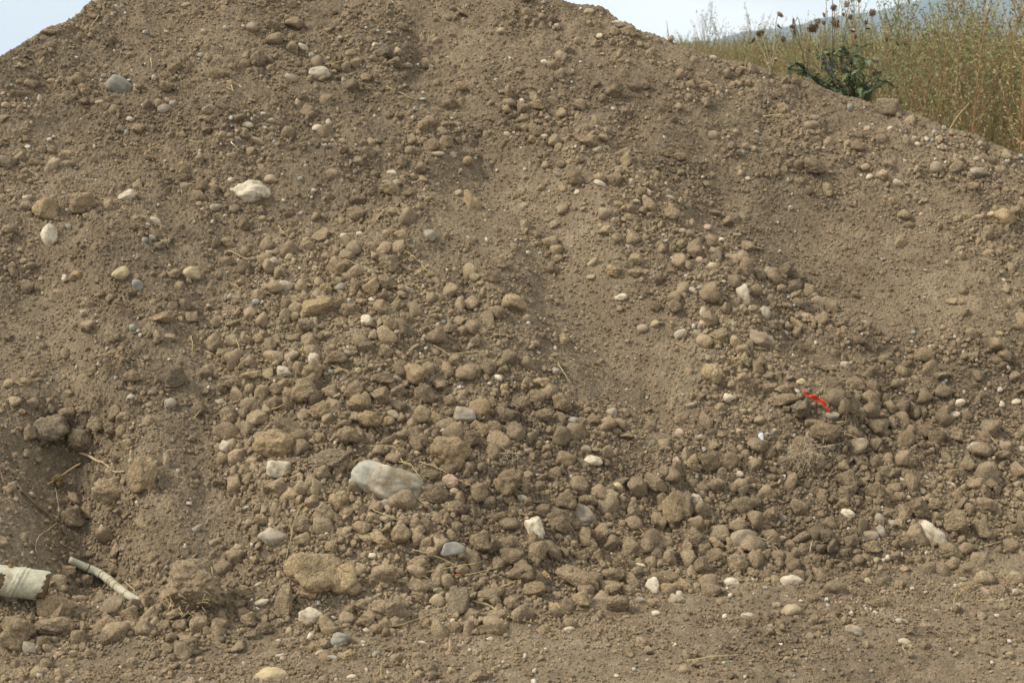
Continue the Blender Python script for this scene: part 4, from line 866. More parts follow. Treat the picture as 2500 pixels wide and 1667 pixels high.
LP, LS, LR = [], [], []
def throw(n, w, rlo, rhi, tol, lift, power=2.0):
    """largest first, each where there is room for it"""
    p = (w * area * cell_ok).ravel(); p = p / p.sum()
    c = RNG.choice(p.size, n, p=p)
    rr = np.sort(rlo + (rhi - rlo) * RNG.random(n) ** power)[::-1]
    k = 0
    for cc, r in zip(c, rr):
        i, j = divmod(int(cc), occ.shape[1])
        s0, s1, m = stamp(i, j, r)
        if occ[s0, s1][m].mean() > tol: continue
        occ[s0, s1][m] = 1
        nrm = Nn[i, j]
        LP.append(FR[i, j] + nrm * r * RNG.uniform(*lift))
        LS.append(2 * r * (RNG.uniform(0.72, 1.22, 3) if RNG.random() < 0.88 else RNG.permutation([0.5, 0.95, 1.35]) * RNG.uniform(.85, 1.1)))
        k += 1
    return k
X0, Y0 = FR[:-1, :-1, 0], FR[:-1, :-1, 1]
bare = sstep(-0.30, 0.25, noise2(X0 * 5 + Y0, Y0 * 3.2, 85))           # tongues of fine soil between the clods
w_dense = c_dense ** 1.3 * (0.42 + 0.58 * bare)
streak = sstep(0.0, 0.5, noise2(X0 * 7 + Y0 * 2.0, Y0 * 1.6, 86))         # crumbs that rolled downhill
w_mid = (0.10 + 0.7 * c_patch + 0.4 * streak) * (1 - 0.90 * c_smooth) * (1 - c_dense)
n1 = throw(1900, w_dense, 0.013, 0.038, 0.12, (0.05, 0.5), 2.3)
n2 = throw(8500, w_dense + 0.02, 0.0065, 0.0145, 0.15, (0.0, 0.5))
n3 = throw(1900, w_mid, 0.010, 0.028, 0.10, (-0.25, 0.25))
n4 = throw(8500, w_mid + 0.008, 0.005, 0.012, 0.15, (-0.1, 0.35))
n5 = throw(26000, w_dense + 0.22 * w_mid + 0.006, 0.0040, 0.0085, 0.22, (0.1, 0.7))
print('clods', n1, n2, n3, n4, n5)
# clods that rolled out on to the ground, thinning away from the foot
for k in range(7500):
    x = random.uniform(-2.1, 2.3); e = random.expovariate(1 / 0.16) if k % 2 else random.uniform(0, 1.1)
    t_ = crest_toe(np.array([x / 4.0]))[0][0]
    y = t_ + 0.06 - e
    if 0.05 < e < 0.34 and random.random() < (0.85 if x > 0.1 else 0.6): continue
    if y < 2.9 or noise2(np.array([x * 3.0]), np.array([y * 5.0]), 87)[0] < -0.25 + min(e, 0.55) * 0.7: continue
    r = 0.0035 + 0.020 * random.random() ** 4.0 * math.exp(-e * 0.9)
    gi_ = min(len(gy) - 1, int(np.searchsorted(gy, y))); gj_ = min(len(gx) - 1, int(np.searchsorted(gx, x)))
    LP.append(np.array([x, y, GZ[gi_, gj_] + r * random.uniform(-.1, .5)])); LS.append(2 * r * RNG.uniform(0.75, 1.2, 3))
LP, LS = np.array(LP), np.array(LS)
LR = RNG.uniform(-PI, PI, LP.shape)
clod_vars = source_collection('clod_piece', [lump_mesh('clod_piece', 9000 + 7 * k, 3, M['crumb'], 'slab' if k % 4 == 3 else 'rock' if k % 6 == 4 else 'clod') for k in range(12)])
scatter('loose_clods', 'loose brown earth clods covering the slope between the large ones', LP, LS, LR, 12, clod_vars, 1)

def fine(n, w, rlo, rhi, power, lift, wg=None, ng=0):
    p = (w * area * cell_ok).ravel(); p = p / p.sum()
    c = RNG.choice(p.size, n, p=p)
    i, j = np.divmod(c, occ.shape[1])
    fi, fj = RNG.random(n)[:, None], RNG.random(n)[:, None]
    A, B, C_, D_ = FR[i, j], FR[i, j + 1], FR[i + 1, j], FR[i + 1, j + 1]
    P = (A * (1 - fj) + B * fj) * (1 - fi) + (C_ * (1 - fj) + D_ * fj) * fi
    r = rlo + (rhi - rlo) * RNG.random(n) ** power
    P = P + Nn[i, j] * (r * RNG.uniform(*lift, n))[:, None]
    if ng:
        x = RNG.uniform(-2.0, 2.0, ng * 3); y = RNG.uniform(2.9, 4.75, ng * 3)
        den = 0.25 + 0.75 * sstep(-0.2, 0.4, noise2(x * 3, y * 4, 91))
        s = np.flatnonzero(RNG.random(len(x)) < den)[:ng]
        gi_ = np.clip(np.searchsorted(gy, y[s]), 0, len(gy) - 1); gj_ = np.clip(np.searchsorted(gx, x[s]), 0, len(gx) - 1)
        rg = rlo + (rhi - rlo) * RNG.random(len(s)) ** (power * 1.3)
        Pg = np.stack([x[s], y[s], GZ[gi_, gj_] + rg * RNG.uniform(*lift, len(s))], 1)
        P, r = np.concatenate([P, Pg]), np.concatenate([r, rg])
    return P, r
P, r = fine(95000, 0.30 + 0.8 * c_patch * (1 - c_smooth) + 0.8 * c_dense + 0.55 * c_smooth, 0.0020, 0.0062, 1.8, (-0.2, 0.6), ng=62000)
crumb_vars = source_collection('crumb_piece', [lump_mesh('crumb_piece', 9500 + 7 * k, 2, M['crumb'], 'clod') for k in range(8)])
scatter('soil_crumbs', 'fine crumbs of dry earth strewn over heap and ground', P, 2 * r[:, None] * RNG.uniform(0.7, 1.25, (len(r), 3)), RNG.uniform(-PI, PI, (len(r), 3)), 8, crumb_vars, 2)

P, r = fine(3400, 0.45 + 0.5 * c_patch + 1.0 * c_dense, 0.0022, 0.0085, 2.6, (0.1, 0.7), ng=1000)
SP, SR = [], []
for q in SMALL_PEBBLES:
    p_, d_ = hit(q['u'], q['v']); SP.append(p_ - ray(q['u'], q['v']) * 0.003); SR.append((q['w'] + q['h']) / 4 * d_ / FPX)
P = np.concatenate([P, np.array(SP).reshape(-1, 3)]); r = np.concatenate([r, np.array(SR)])
peb_vars = source_collection('pebble_piece', [lump_mesh('pebble_piece', 9700 + 7 * k, 3, M['pebble'], 'rock' if k % 3 == 2 else 'stone') for k in range(8)])
scatter('scattered_pebbles', 'small pale pebbles and grit scattered through the soil', P, 2 * r[:, None] * RNG.uniform(0.65, 1.25, (len(r), 3)), RNG.uniform(-PI, PI, (len(r), 3)), 8, peb_vars, 3)
# ------------------------------------------------------------------ dead wood
def at(u, v, lift=0.0):
    p, d = hit(u, v)
    return Vector(p - ray(u, v) * lift), d
def tp(t, x, y): return TILE[t][0] + x * TS, TILE[t][1] + y * TS
def empty(name, loc):
    o = link(name, None); o.location = loc
    return o
def part(name, me, parent):
    """mesh given in world coordinates, hung on its thing without moving it"""
    o = link(name, me, parent)
    o.matrix_parent_inverse = Matrix.Translation(parent.location).inverted()
    return o

def build_log():
    a, d = at(-70, 1408, 0.06); b, d2 = at(118, 1434, 0.05)
    dl = min(hit(20, 1425)[1], hit(60, 1440)[1], hit(90, 1450)[1], d2)
    a = Vector(CAM + ray(-70, 1406) * (dl - 0.075)); b = Vector(CAM + ray(118, 1431) * (dl - 0.045))
    R = 33 * d2 / FPX
    ax = (b - a).normalized(); L = (b - a).length
    view = Vector(ray(30, 1420)).normalized()
    up = Vector((0, 0, 1)); up = (up - ax * up.dot(ax)).normalized(); side = ax.cross(up)
    if side.dot(view) > 0: side = -side                              # side points to the camera
    root = empty('birch_log', a)
    tag(root, 'short thick piece of birch log with peeling white bark, at the photo edge', 'log')
    NT, NL = 56, 90
    def ring(r_of, x0, x1, keep):
        Vv, Ff = [], []
        for i in range(NL + 1):
            for k in range(NT):
                t = i / NL; th = 2 * PI * k / NT
                x = x0 + (x1(th) - x0) * t
                r = r_of(x, th)
                Vv.append(a + ax * x + (up * math.sin(th) + side * math.cos(th)) * r)
        for i in range(NL):
            for k in range(NT):
                t = (i + .5) / NL; th = 2 * PI * (k + .5) / NT
                if keep(x0 + (x1(th) - x0) * t, th): Ff.append((i * NT + k, i * NT + (k + 1) % NT, (i + 1) * NT + (k + 1) % NT, (i + 1) * NT + k))
        return Vv, Ff
    def n1(x, th, s): return float(noise2(np.array([x * 40 + 3 * math.cos(th)]), np.array([3 * math.sin(th)]), s)[0])
    xc = L * 0.60
    def rb(x, th):
        q = (x - xc - 0.35 * R * math.sin(th))                        # swollen collar round an old branch
        bump = 0.09 * math.exp(-(q / (0.10 * R)) ** 2) + 0.06 * math.exp(-((q + 0.24 * R) / (0.10 * R)) ** 2) + 0.05 * math.exp(-((q - .3 * R) / (.08 * R)) ** 2)
        return R * (1 + bump + 0.025 * n1(x, th, 3))
    def xe(th): return L * (1 - 0.10 * (0.5 - 0.5 * math.sin(th)) * 1.4) + R * (0.22 * n1(0.3, th * 1.0, 5) + 0.12 * n1(0.9, th * 3, 6))
    def kp(x, th):
        c = ((x - L * 0.40) / (0.36 * R), (math.atan2(math.sin(th - 0.25), math.cos(th - 0.25))) / 0.62)
        w = 1 + 0.45 * n1(x, th * 2, 9)
        up_t = ((x - L * 0.50) / (0.42 * R), (math.atan2(math.sin(th - 1.45), math.cos(th - 1.45))) / 0.45)
        return (c[0] - 0.35 * c[1]) ** 2 + c[1] ** 2 > w
    Vv, Ff = ring(rb, 0, xe, kp)
    me = bpy.data.meshes.new('bark'); me.from_pydata([tuple(v) for v in Vv], [], Ff)
    me.materials.append(M['bark']); me.polygons.foreach_set('use_smooth', np.full(len(Ff), True))
    bark = part('bark', me, root)
    sm = bark.modifiers.new('thickness', 'SOLIDIFY'); sm.thickness = R * 0.07; sm.offset = -1
    Vv, Ff = ring(lambda x, th: R * (0.90 + 0.03 * n1(x * .4, th * 4, 12)) * (1 if x < L * 1.0 else 0.9), 0, lambda th: L * 0.985, lambda x, th: True)
    Ff.append(tuple(NL * NT + k for k in range(NT))); Ff.append(tuple(k for k in reversed(range(NT))))
    me = bpy.data.meshes.new('wood_core'); me.from_pydata([tuple(v) for v in Vv], [], Ff); me.materials.append(M['wood'])
    me.polygons.foreach_set('use_smooth', np.full(len(Ff), True))
    part('wood_core', me, root)
    for x, th, s in ((0.76, 0.35, 0.05), (0.70, -0.5, 0.03), (0.88, 0.1, 0.025)):                # dark marks on the bark
        mb = MB(); c = a + ax * L * x + (up * math.sin(th) + side * math.cos(th)) * R * 0.97
        n = (up * math.sin(th) + side * math.cos(th))
        mb.tube([c, c + n * R * 0.06], [R * s * 2.2, R * s * 1.2], 7)
        part('bark_scar', mb.mesh('bark_scar', [M['bark_dark']]), root)
    mb = MB(); c = a + ax * L * 0.50 + up * R * 0.86
    mb.tube([c, c + up * R * 0.28 - ax * R * .1, c + up * R * 0.45 - ax * R * .2], [R * 0.20, R * 0.16, R * 0.06], 9)
    part('rotten_stub', mb.mesh('rotten_stub', [M['rot']]), root)
build_log()

def build_branch():
    px = [(168, 1366), (209, 1384), (250, 1403), (286, 1432), (314, 1453), (341, 1467)]
    pts = []
    for k, (u, v) in enumerate(px):
        p, d = at(u, v, 0.03 if 0 < k < 5 else 0.012); pts.append(p)
    d0 = hit(px[0][0], px[0][1])[1]
    P = smooth_path(pts, 7)
    rad = [9.5 * 4.1 / FPX * (0.78 + 0.38 * math.sin(PI * min(1, 0.25 + i / len(P) * .6))) * (1 + 0.05 * random.uniform(-1, 1)) for i in range(len(P))]
    root = empty('birch_branch', P[0])
    tag(root, 'thin pale birch branch with dark rings stuck in the soil beside the log', 'branch')
    mb = MB(); mb.tube(P, rad, 14); part('stem', mb.mesh('stem', [M['bark']]), root)
    for i in (8, 14, 18, 19, 21, 27):
        mb = MB(); t = (Vector(P[i + 1]) - Vector(P[i - 1])).normalized() * 0.0016
        mb.tube([Vector(P[i]) - t, Vector(P[i]) + t], [rad[i] * 1.05, rad[i] * 1.05], 14)
        part('node_ring', mb.mesh('node_ring', [M['bark_dark']]), root)
    view = Vector(ray(270, 1420)).normalized()
    for i, s in ((17, 0.3), (22, -0.2), (24, 0.35), (31, 0.1), (32, -0.3), (12, 0.2)):
        c = Vector(P[i]) - view * rad[i] * 0.93 + Vector((0, 0, 1)) * rad[i] * s * 0.6
        mb = MB(); mb.tube([c, c - view * rad[i] * 0.1], [rad[i] * 0.22, rad[i] * 0.14], 6)
        part('bark_spot', mb.mesh('bark_spot', [M['bark_dark']]), root)
    tw = [at(*q, 0.012)[0] for q in ((262, 1427), (247, 1440), (231, 1452))]; tw[0] = Vector(P[17])
    mb = MB(); mb.tube(smooth_path(tw, 4), [.0042, .0040, .0044, .0034, .0042, .003, .0038, .003, .0026][:9], 7)
    part('side_twig', mb.mesh('side_twig', [M['root']]), root)
build_branch()

def strand(name, t, pts, wpx, mat, label, cat, group=None, lift=0.018, ends=0.004):
    W = []
    for k, (x, y) in enumerate(pts):
        u, v = tp(t, x, y); p, d = at(u, v, lift if 0 < k < len(pts) - 1 else ends + lift * .4); W.append(p)
    P = smooth_path(W, 6)
    jit = 0.0007
    P = [np.array(p) + RNG.normal(size=3) * jit * (0.4 if i in (0, len(P) - 1) else 1) for i, p in enumerate(P)]
    r0 = wpx * 0.5 * d / FPX
    rad = [r0 * (1 - 0.55 * i / len(P)) for i in range(len(P))]
    mb = MB(); mb.tube([Vector(p) - Vector(P[0]) for p in P], rad, 6)
    o = link(name, mb.mesh(name, [mat])); o.location = P[0]
    tag(o, label, cat, group)
    return o, P

strand('root', 7, [(0, 130), (25, 210), (70, 250), (110, 310), (150, 365)], 6.5, M['root'], 'dark crooked root at the photo edge above the birch log', 'root', lift=0.012)
strand('root', 7, [(100, 205), (150, 270), (230, 350), (310, 420), (370, 475), (420, 530), (455, 570)], 8.0, M['root'], 'long dark root running down the hollow towards the birch branch', 'root', lift=0.012)
strand('root', 7, [(540, 15), (600, 35), (650, 65), (700, 80), (735, 110), (770, 140), (840, 140)], 8.5, M['pale_root'], 'pale wriggling root beside the ochre scar', 'root', lift=0.01)
strand('root', 7, [(375, 250), (395, 380), (390, 470)], 2.2, M['pale_root'], 'thin upright root below the stick with the dry leaf', 'root')
strand('root', 7, [(385, 485), (330, 530), (270, 570), (240, 640), (255, 700)], 2.8, M['pale_root'], 'thin pale branching root curling above the birch branch', 'root')
strand('root', 7, [(585, 775), (540, 815), (480, 845), (440, 850)], 2.4, M['root'], 'black hair-thin root lying across the birch branch', 'root', lift=0.03)
st, P_ = strand('stick', 7, [(545, 82), (470, 130), (400, 178), (320, 225)], 4.5, M['straw'], 'short straw-coloured stick holding a dark dry leaf', 'stick', lift=0.03)
def leaf_on_stick():
    c, d = at(*tp(7, 385, 208), 0.034); s = d / FPX
    mb = MB()
    pts = [(-10, 14), (0, 20), (9, 16), (14, 2), (16, -12), (4, -14), (-4, -6), (-16, 2)]
    ax, ay, az = view_axes(140, 1175, 10)
    ring = [c + ax * x * s + ay * y * s - az * s * (6 * math.sin(x * 0.2) + 2 * math.cos(y * .3)) for x, y in pts]
    for i in range(len(ring)): mb.poly([c - az * s * 5, ring[i], ring[(i + 1) % len(ring)]])
    me = mb.mesh('dry_leaf', [M['leaf_dry']])
    o = link('dry_leaf', me); o.location = (0, 0, 0)
    sm = o.modifiers.new('thickness', 'SOLIDIFY'); sm.thickness = 0.0008
    tag(o, 'curled dark brown dry leaf hanging on the short stick', 'leaf')
leaf_on_stick()

# ------------------------------------------------------------------ dry straws
STRAWS = {1: ['668 108 640 145 604 190', '1018 395 1022 430 1025 470', '1530 590 1570 612 1605 640', '1560 560 1566 590 1575 615', '1560 960 1585 985 1612 1018', '975 1035 1030 1000 1080 975', '2190 440 2260 425 2340 405', '1280 950 1340 958 1395 940'],
2: ['340 585 430 625 520 670', '845 465 856 430 870 395', '265 1490 330 1415 395 1380', '0 425 30 415 65 408', '630 1355 660 1365 690 1390', '205 585 225 592 240 605'],
3: ['590 788 660 780 730 775', '495 612 530 604 560 612', '430 450 475 462 520 470'],
4: ['1540 165 1620 205 1690 235', '1880 0 1910 40 1955 85', '1575 735 1605 790 1625 865', '650 885 740 860 830 840', '85 1045 140 1075 200 1090', '2190 920 2260 955 2352 995', '2240 665 2300 665 2340 640', '1290 750 1300 800 1300 850', '1120 1525 1180 1515 1250 1505', '1300 1310 1350 1250 1395 1190', '1580 400 1605 418 1630 440', '1830 1245 1905 1215 1980 1180', '1390 850 1420 862 1450 880'],
5: ['360 115 470 170 560 240 650 285', '560 235 600 290 650 340', '45 225 130 255 205 295', '290 410 430 412 520 395 620 465', '370 540 405 500 440 450', '660 810 760 870 855 955', '390 1010 560 920 760 870', '760 870 920 855 1070 850', '0 950 60 975 95 1000', '1500 930 1550 1010 1585 1070', '210 1490 380 1490 430 1550', '990 1465 1040 1485 1095 1520', '1090 1540 1180 1538 1270 1545', '270 690 330 640 385 600'],
6: ['500 350 540 400 580 440', '440 790 460 830 485 865', '0 790 60 815 130 830', '940 1500 1050 1485 1180 1455', '360 900 400 898 430 880', '2120 1420 2165 1470 2210 1510', '1085 1330 1130 1324 1170 1328'],
7: ['2045 350 1995 450 1965 580 1930 740 1910 830', '880 0 880 40 875 80', '1035 785 1050 760 1070 740', '845 885 890 925 930 970'],
8: ['405 0 460 80 510 100', '420 75 490 85 550 150 590 215', '565 75 700 120 820 190 960 260 1000 285', '510 300 600 360 695 450', '200 375 330 430 420 465 440 455 550 545', '1070 18 1180 15 1275 20', '30 95 110 72 190 45', '730 480 755 512 780 540', '520 665 640 700 760 745 840 795 910 800', '570 825 760 790 960 755 1005 730', '500 780 600 850 680 890', '870 840 980 815 1130 775', '1110 918 1170 895 1235 870', '420 875 500 890 570 915', '920 1010 1040 1045 1150 1110 1345 1165', '1340 820 1390 830 1430 850', '320 1190 430 1175 540 1140 690 1080', '1970 450 2050 525 2130 605', '1640 820 1730 842 1810 875', '305 1430 303 1480 305 1540', '475 1565 515 1530 555 1505'],
9: ['75 1415 250 1390 440 1370', '2040 1010 2140 1008 2235 1018', '1460 790 1495 782 1530 770', '540 900 575 893 610 880', '2085 640 2160 622 2230 600', '905 680 912 640 925 600', '1870 1050 1882 1000 1900 950', '1530 1310 1538 1335 1555 1360']}
STRAW_OBJS = []
straw_label = {}
for t, L in STRAWS.items():
    for e in L:
        n = list(map(float, e.split())); pts = list(zip(n[::2], n[1::2]))
        thick = {('1', '1560 960'): 3.4, ('9', '75 1415'): 3.2, ('8', '1110 918'): 3.4, ('3', '590 788'): 3.2}.get((str(t), ' '.join(e.split()[:2])), random.uniform(1.7, 2.6))
        mat = M['pale_straw'] if e.startswith('1560 960') else M['straw']
        mid = tp(t, *pts[len(pts) // 2])
        ln = math.hypot((pts[-1][0] - pts[0][0]) * TS, (pts[-1][1] - pts[0][1]) * TS)
        best = min(ANCH, key=lambda A: (A[0] - mid[0]) ** 2 + (A[1] - mid[1]) ** 2)
        slope = math.degrees(math.atan2(-(pts[-1][1] - pts[0][1]), pts[-1][0] - pts[0][0])) % 180
        look = 'level' if slope < 22 or slope > 158 else 'rising' if slope < 68 else 'upright' if slope < 112 else 'falling'
        key = (f"{'long' if ln > 70 else 'short' if ln < 30 else 'mid-length'} {look} dry straw {relation(mid[0] - best[0], mid[1] - best[1])} {best[2]}")
        o, P_ = strand('straw', t, pts, thick, mat, key, 'straw', 'dry straws strewn on the heap', lift=0.024)
        straw_label.setdefault(key, []).append((math.hypot(mid[0] - best[0], mid[1] - best[1]), o))
        if e.split()[0] in ('920', '1340', '360', '560'):                 # seed husks on the tip
            sm_ = MB()
            for k in range(16):
                b_ = Vector(P_[int(len(P_) * random.uniform(0.45, 0.98))]) - Vector(P_[0]) + Vector(RNG.normal(size=3) * 0.006)
                dv = Vector(RNG.normal(size=3)).normalized() * 0.006
                sm_.tube([b_ - dv, b_, b_ + dv], [0.0006, 0.0022, 0.0006], 5)
            link('seed_husks', sm_.mesh('seed_husks', [M['straw']]), o)
for key, L in straw_label.items():
    L.sort(key=lambda q: q[0])
    for k, (_, o) in enumerate(L): o['label'] = key if len(L) == 1 else f'{ORD[k]} {key}'

# ------------------------------------------------------------------ root mats and tufts
def tuft(u, v, wpx, hpx, n, mat, label, length=0.5, clod=None, cat='root tuft', thick=0.0007, upb=0.3, name='root_tuft'):
    c, d = at(u, v, 0.0); s = d / FPX; w, h = wpx * s / 2, hpx * s / 2
    ax, ay, az = view_axes(u, v, 0)
    root = empty(name, c); tag(root, label, cat)
    if clod:
        me = lump_mesh('earth_core', int(u * 7 + v), 4, clod, 'clod')
        o = link('earth_core', me, root)
        o.matrix_local = Matrix((ax, ay, ax.cross(ay))).transposed().to_4x4() @ Matrix.Diagonal((w * 2, h * 2, min(w, h) * 1.4, 1))
    mb = MB(); dz = min(w, h) * 0.7
    for k in range(n):
        q = Vector(RNG.normal(size=3)); q.normalize()
        if q.z < -0.1: q.z = -q.z
        p = ax * q.x * w * random.uniform(.5, 1.02) + ay * q.y * h * random.uniform(.5, 1.02) - az * (abs(q.z) * dz * 1.02 + 0.003)
        dirv = (Vector(RNG.normal(size=3)) - az * 0.2 + Vector((0, 0, upb))).normalized()
        L_ = random.uniform(0.35, 1.0) * length * (w + h)
        curl = Vector(RNG.normal(size=3)) * L_ * 0.35
        pts = [p + dirv * L_ * t + curl * t * t - Vector((0, 0, 0.25)) * L_ * t * t for t in (0, .25, .5, .75, 1)]
        mb.tube(pts, [thick * 1.3, thick * 1.2, thick, thick * .8, thick * .5], 4, cap=False)
    link('rootlets', mb.mesh('rootlets', [mat]), root)
    return root
tuft(1968, 1110, 118, 92, 230, M['fibre'], 'pale tangled mat of grass roots on the lower slope', 0.24, M['clod_b'], thick=0.0007, upb=-0.2)
tuft(192, 497, 66, 50, 60, M['brown_fibre'], 'matted root clod beside the round reddish clod', 0.5, M['clod_b'])
tuft(1963, 846, 50, 40, 60, M['brown_fibre'], 'brown root tuft in the bare pocket under the dusty wedge rock', 0.55)
tuft(1826, 938, 56, 44, 55, M['brown_fibre'], 'thin brown rootlets in the soil beside the lone squarish clod', 0.6)
tuft(2028, 698, 42, 20, 36, M['brown_fibre'], 'small brown root tuft at the edge of the smooth face', 0.6)
tuft(2062, 1046, 44, 54, 40, M['fibre'], 'stringy rootlets hanging beside the jagged lump', 0.6)
tuft(2296, 999, 46, 30, 50, M['brown_fibre'], 'reddish brown root tuft in the gravelly slope', 0.5)
tuft(1452, 1314, 76, 46, 210, M['brown_fibre'], 'dark peaty clod covered in brown fibres near the flat oval cobble', 0.16, M['moss'], cat='peat clod', thick=0.0006, name='peat_clod')
tuft(1518, 1376, 56, 38, 80, M['brown_fibre'], 'brown fibrous tuft under the peaty clod', 0.4)
tuft(1058, 1318, 56, 40, 70, M['brown_fibre'], 'brown grassy tuft beside the cloudy plastic film', 0.45)
tuft(267, 900, 34, 34, 40, M['brown_fibre'], 'small root tuft on the bare bank', 0.6)
tuft(298, 756, 36, 26, 40, M['brown_fibre'], 'tiny dark root tuft on the bank below the grey stone', 0.5)
tuft(934, 588, 52, 34, 70, M['fibre'], 'grey root tuft at the head of the clod fan', 0.5)
tuft(1822, 1128, 40, 36, 40, M['brown_fibre'], 'reddish rootlets beside the cream pebbles of the lower slope', 0.55)
tuft(2172, 1223, 56, 40, 60, M['brown_fibre'], 'dark brown root tuft between clods beside the cracked ball clod', 0.5)
tuft(1868, 1336, 46, 40, 34, M['fibre'], 'dry grass tuft beside the rose-brown cobble', 0.8, thick=0.001)
tuft(735, 1408, 52, 40, 20, M['fibre'], 'few dry fibres between clods of the lower fan', 0.6)
tuft(1148, 80, 40, 26, 22, M['fibre'], 'wispy dry grass near the top of the heap', 0.7)
tuft(744, 855, 34, 24, 40, M['straw'], 'yellowish dry flower head among the clods', 0.35, thick=0.0013)
tuft(1240, 1118, 60, 40, 60, M['fibre'], 'fine rootlets on the ragged clod of the lower fan', 0.45)
def hairs():
    q = [q for q in LUMPS if q['key'] == 'hairy_clod'][0]
    o = q['obj']; mb = MB()
    inv = o.matrix_world.inverted()
    ax, ay, az = view_axes(q['u'], q['v'], 0); s = hit(q['u'], q['v'])[1] / FPX; W_ = q['w'] * s / 2
    for k in range(120):
        a_ = random.uniform(0, 2 * PI); rr = math.sqrt(random.random())
        if random.random() < 0.5: rr = random.uniform(.8, 1.02)
        x, y = math.cos(a_) * rr, math.sin(a_) * rr
        if y > -0.1 and random.random() < .8: continue
        p = Vector(q['P']) + ax * x * W_ + ay * y * W_ - az * W_ * 0.9 * math.sqrt(max(0, 1.02 - x * x - y * y))
        dv = (ax * random.uniform(-1, 1) + ay * random.uniform(-1.0, .3) - az * random.uniform(0, .5)).normalized()
        L_ = random.uniform(0.008, 0.028)
        pts = [inv @ (p + dv * L_ * t + Vector((0, 0, -0.3)) * L_ * t * t) for t in (0, .5, 1)]
        # the clod is scaled, so build the hairs in its own space as flat ribbons
        e = (inv.to_3x3() @ (dv.cross(az).normalized() * 0.0008))
        mb.poly([pts[0] - e, pts[1] - e, pts[1] + e, pts[0] + e]); mb.poly([pts[1] - e, pts[2], pts[1] + e])
    link('dry_grass', mb.mesh('dry_grass', [M['straw']]), o)
hairs()

# ------------------------------------------------------------------ litter
def sheet(name, label, cat, u, v, rows, mat, thick=0.0008, lift=0.02):
    """a strip given as rows of pixel points; every point keeps its own height over the ground"""
    c, d = at(u, v, lift); s = d / FPX
    ax, ay, az = view_axes(u, v, 0)
    Vv = []
    for row in rows:
        for (x, y, z) in row: Vv.append(ax * (x * s) - ay * (y * s) - az * (z * s))
    n = len(rows[0]); Ff = [(i * n + j, i * n + j + 1, (i + 1) * n + j + 1, (i + 1) * n + j) for i in range(len(rows) - 1) for j in range(n - 1)]
    me = bpy.data.meshes.new(name); me.from_pydata([tuple(p) for p in Vv], [], Ff); me.materials.append(mat)
    me.polygons.foreach_set('use_smooth', np.full(len(Ff), True))
    o = link(name, me); o.location = c
    sb = o.modifiers.new('smooth', 'SUBSURF'); sb.levels = sb.render_levels = 1
    sm = o.modifiers.new('thickness', 'SOLIDIFY'); sm.thickness = thick; sm.offset = 0
    tag(o, label, cat)
    return o
Z4 = 1 / 6.03
cen = [(824, 180, 6, 18), (806, 245, 58, 20), (850, 272, 30, -20), (885, 284, 52, -30), (958, 286, 96, 70), (985, 338, 56, 14), (1030, 345, 84, -20), (1078, 352, 50, 16), (1092, 400, 62, 26), (1110, 434, 34, -10), (1142, 462, 50, 18), (1160, 484, 28, 10), (1166, 515, 34, 0)]
rows = []
for i, (x, y, w, z) in enumerate(cen):
    a_, b_ = cen[max(i - 1, 0)], cen[min(i + 1, len(cen) - 1)]
    tx, ty = b_[0] - a_[0], b_[1] - a_[1]; l_ = math.hypot(tx, ty); nx, ny = ty / l_, -tx / l_
    rows.append([((x + nx * w * k - 985) * Z4, (y + ny * w * k - 345) * Z4, (z * (1 if k > 0 else -0.4 if k < 0 else 0.2)) * Z4 + 3) for k in (.44, 0.15, -0.15, -.44)])
sheet('plastic_ribbon', 'torn bright orange-red plastic ribbon lying on the clod ridge', 'ribbon', 1830 + 985 * Z4, 920 + 345 * Z4, rows, M['red'], 0.0012, 0.034)
rows = [[(-7, -9, 2), (-2, -11, 4), (4, -9, 2)], [(-12, -3, 1), (-3, -3, 5), (3, -3, 1)], [(-6, 4, 4), (-2, 4, 2), (3, 5, 5)], [(-1, 10, 2), (2, 11, 4), (5, 12, 1)]]
sheet('plastic_scrap', 'small torn white plastic scrap on the gravel below the red ribbon', 'plastic', 1861, 1066, rows, M['white_plastic'], 0.0008, 0.018)
sheet('plastic_strip', 'thin curled white plastic strip next to the white scrap', 'plastic', 1874, 1060, [[(-8, -1, 2), (-8, 1, 2)], [(-3, -6, 3), (-3, -4, 4)], [(3, -5, 5), (3, -3, 4)], [(7, 3, 2), (6, 3, 3)]], M['white_plastic'], 0.0006, 0.016)
rows = [[(-24, -14, 2), (-14, -15, 9), (-2, -18, 2), (10, -16, 8), (22, -8, 3)], [(-28, -3, 8), (-15, -6, 1), (-2, -8, 10), (11, -6, 2), (28, -2, 9)], [(-30, 5, 1), (-14, 3, 10), (0, 1, 3), (14, 2, 11), (33, 6, 2)], [(-36, 14, 4), (-18, 11, 2), (-2, 10, 9), (12, 9, 3), (20, 11, 7)], [(-31, 17, 1), (-19, 18, 5), (-6, 15, 2), (4, 13, 6), (10, 14, 1)]]
sheet('plastic_film', 'crumpled piece of cloudy grey plastic film among clods', 'plastic', 1109, 1339, rows, M['film'], 0.0006, 0.03)
sheet('plastic_shred', 'tiny red plastic shred under the straws of the lower fan', 'plastic', 1119, 1402, [[(-8, -2, 1), (-8, 2, 2)], [(0, -2, 3), (0, 3, 1)], [(9, 0, 1), (9, 3, 3)]], M['red'], 0.0008, 0.022)

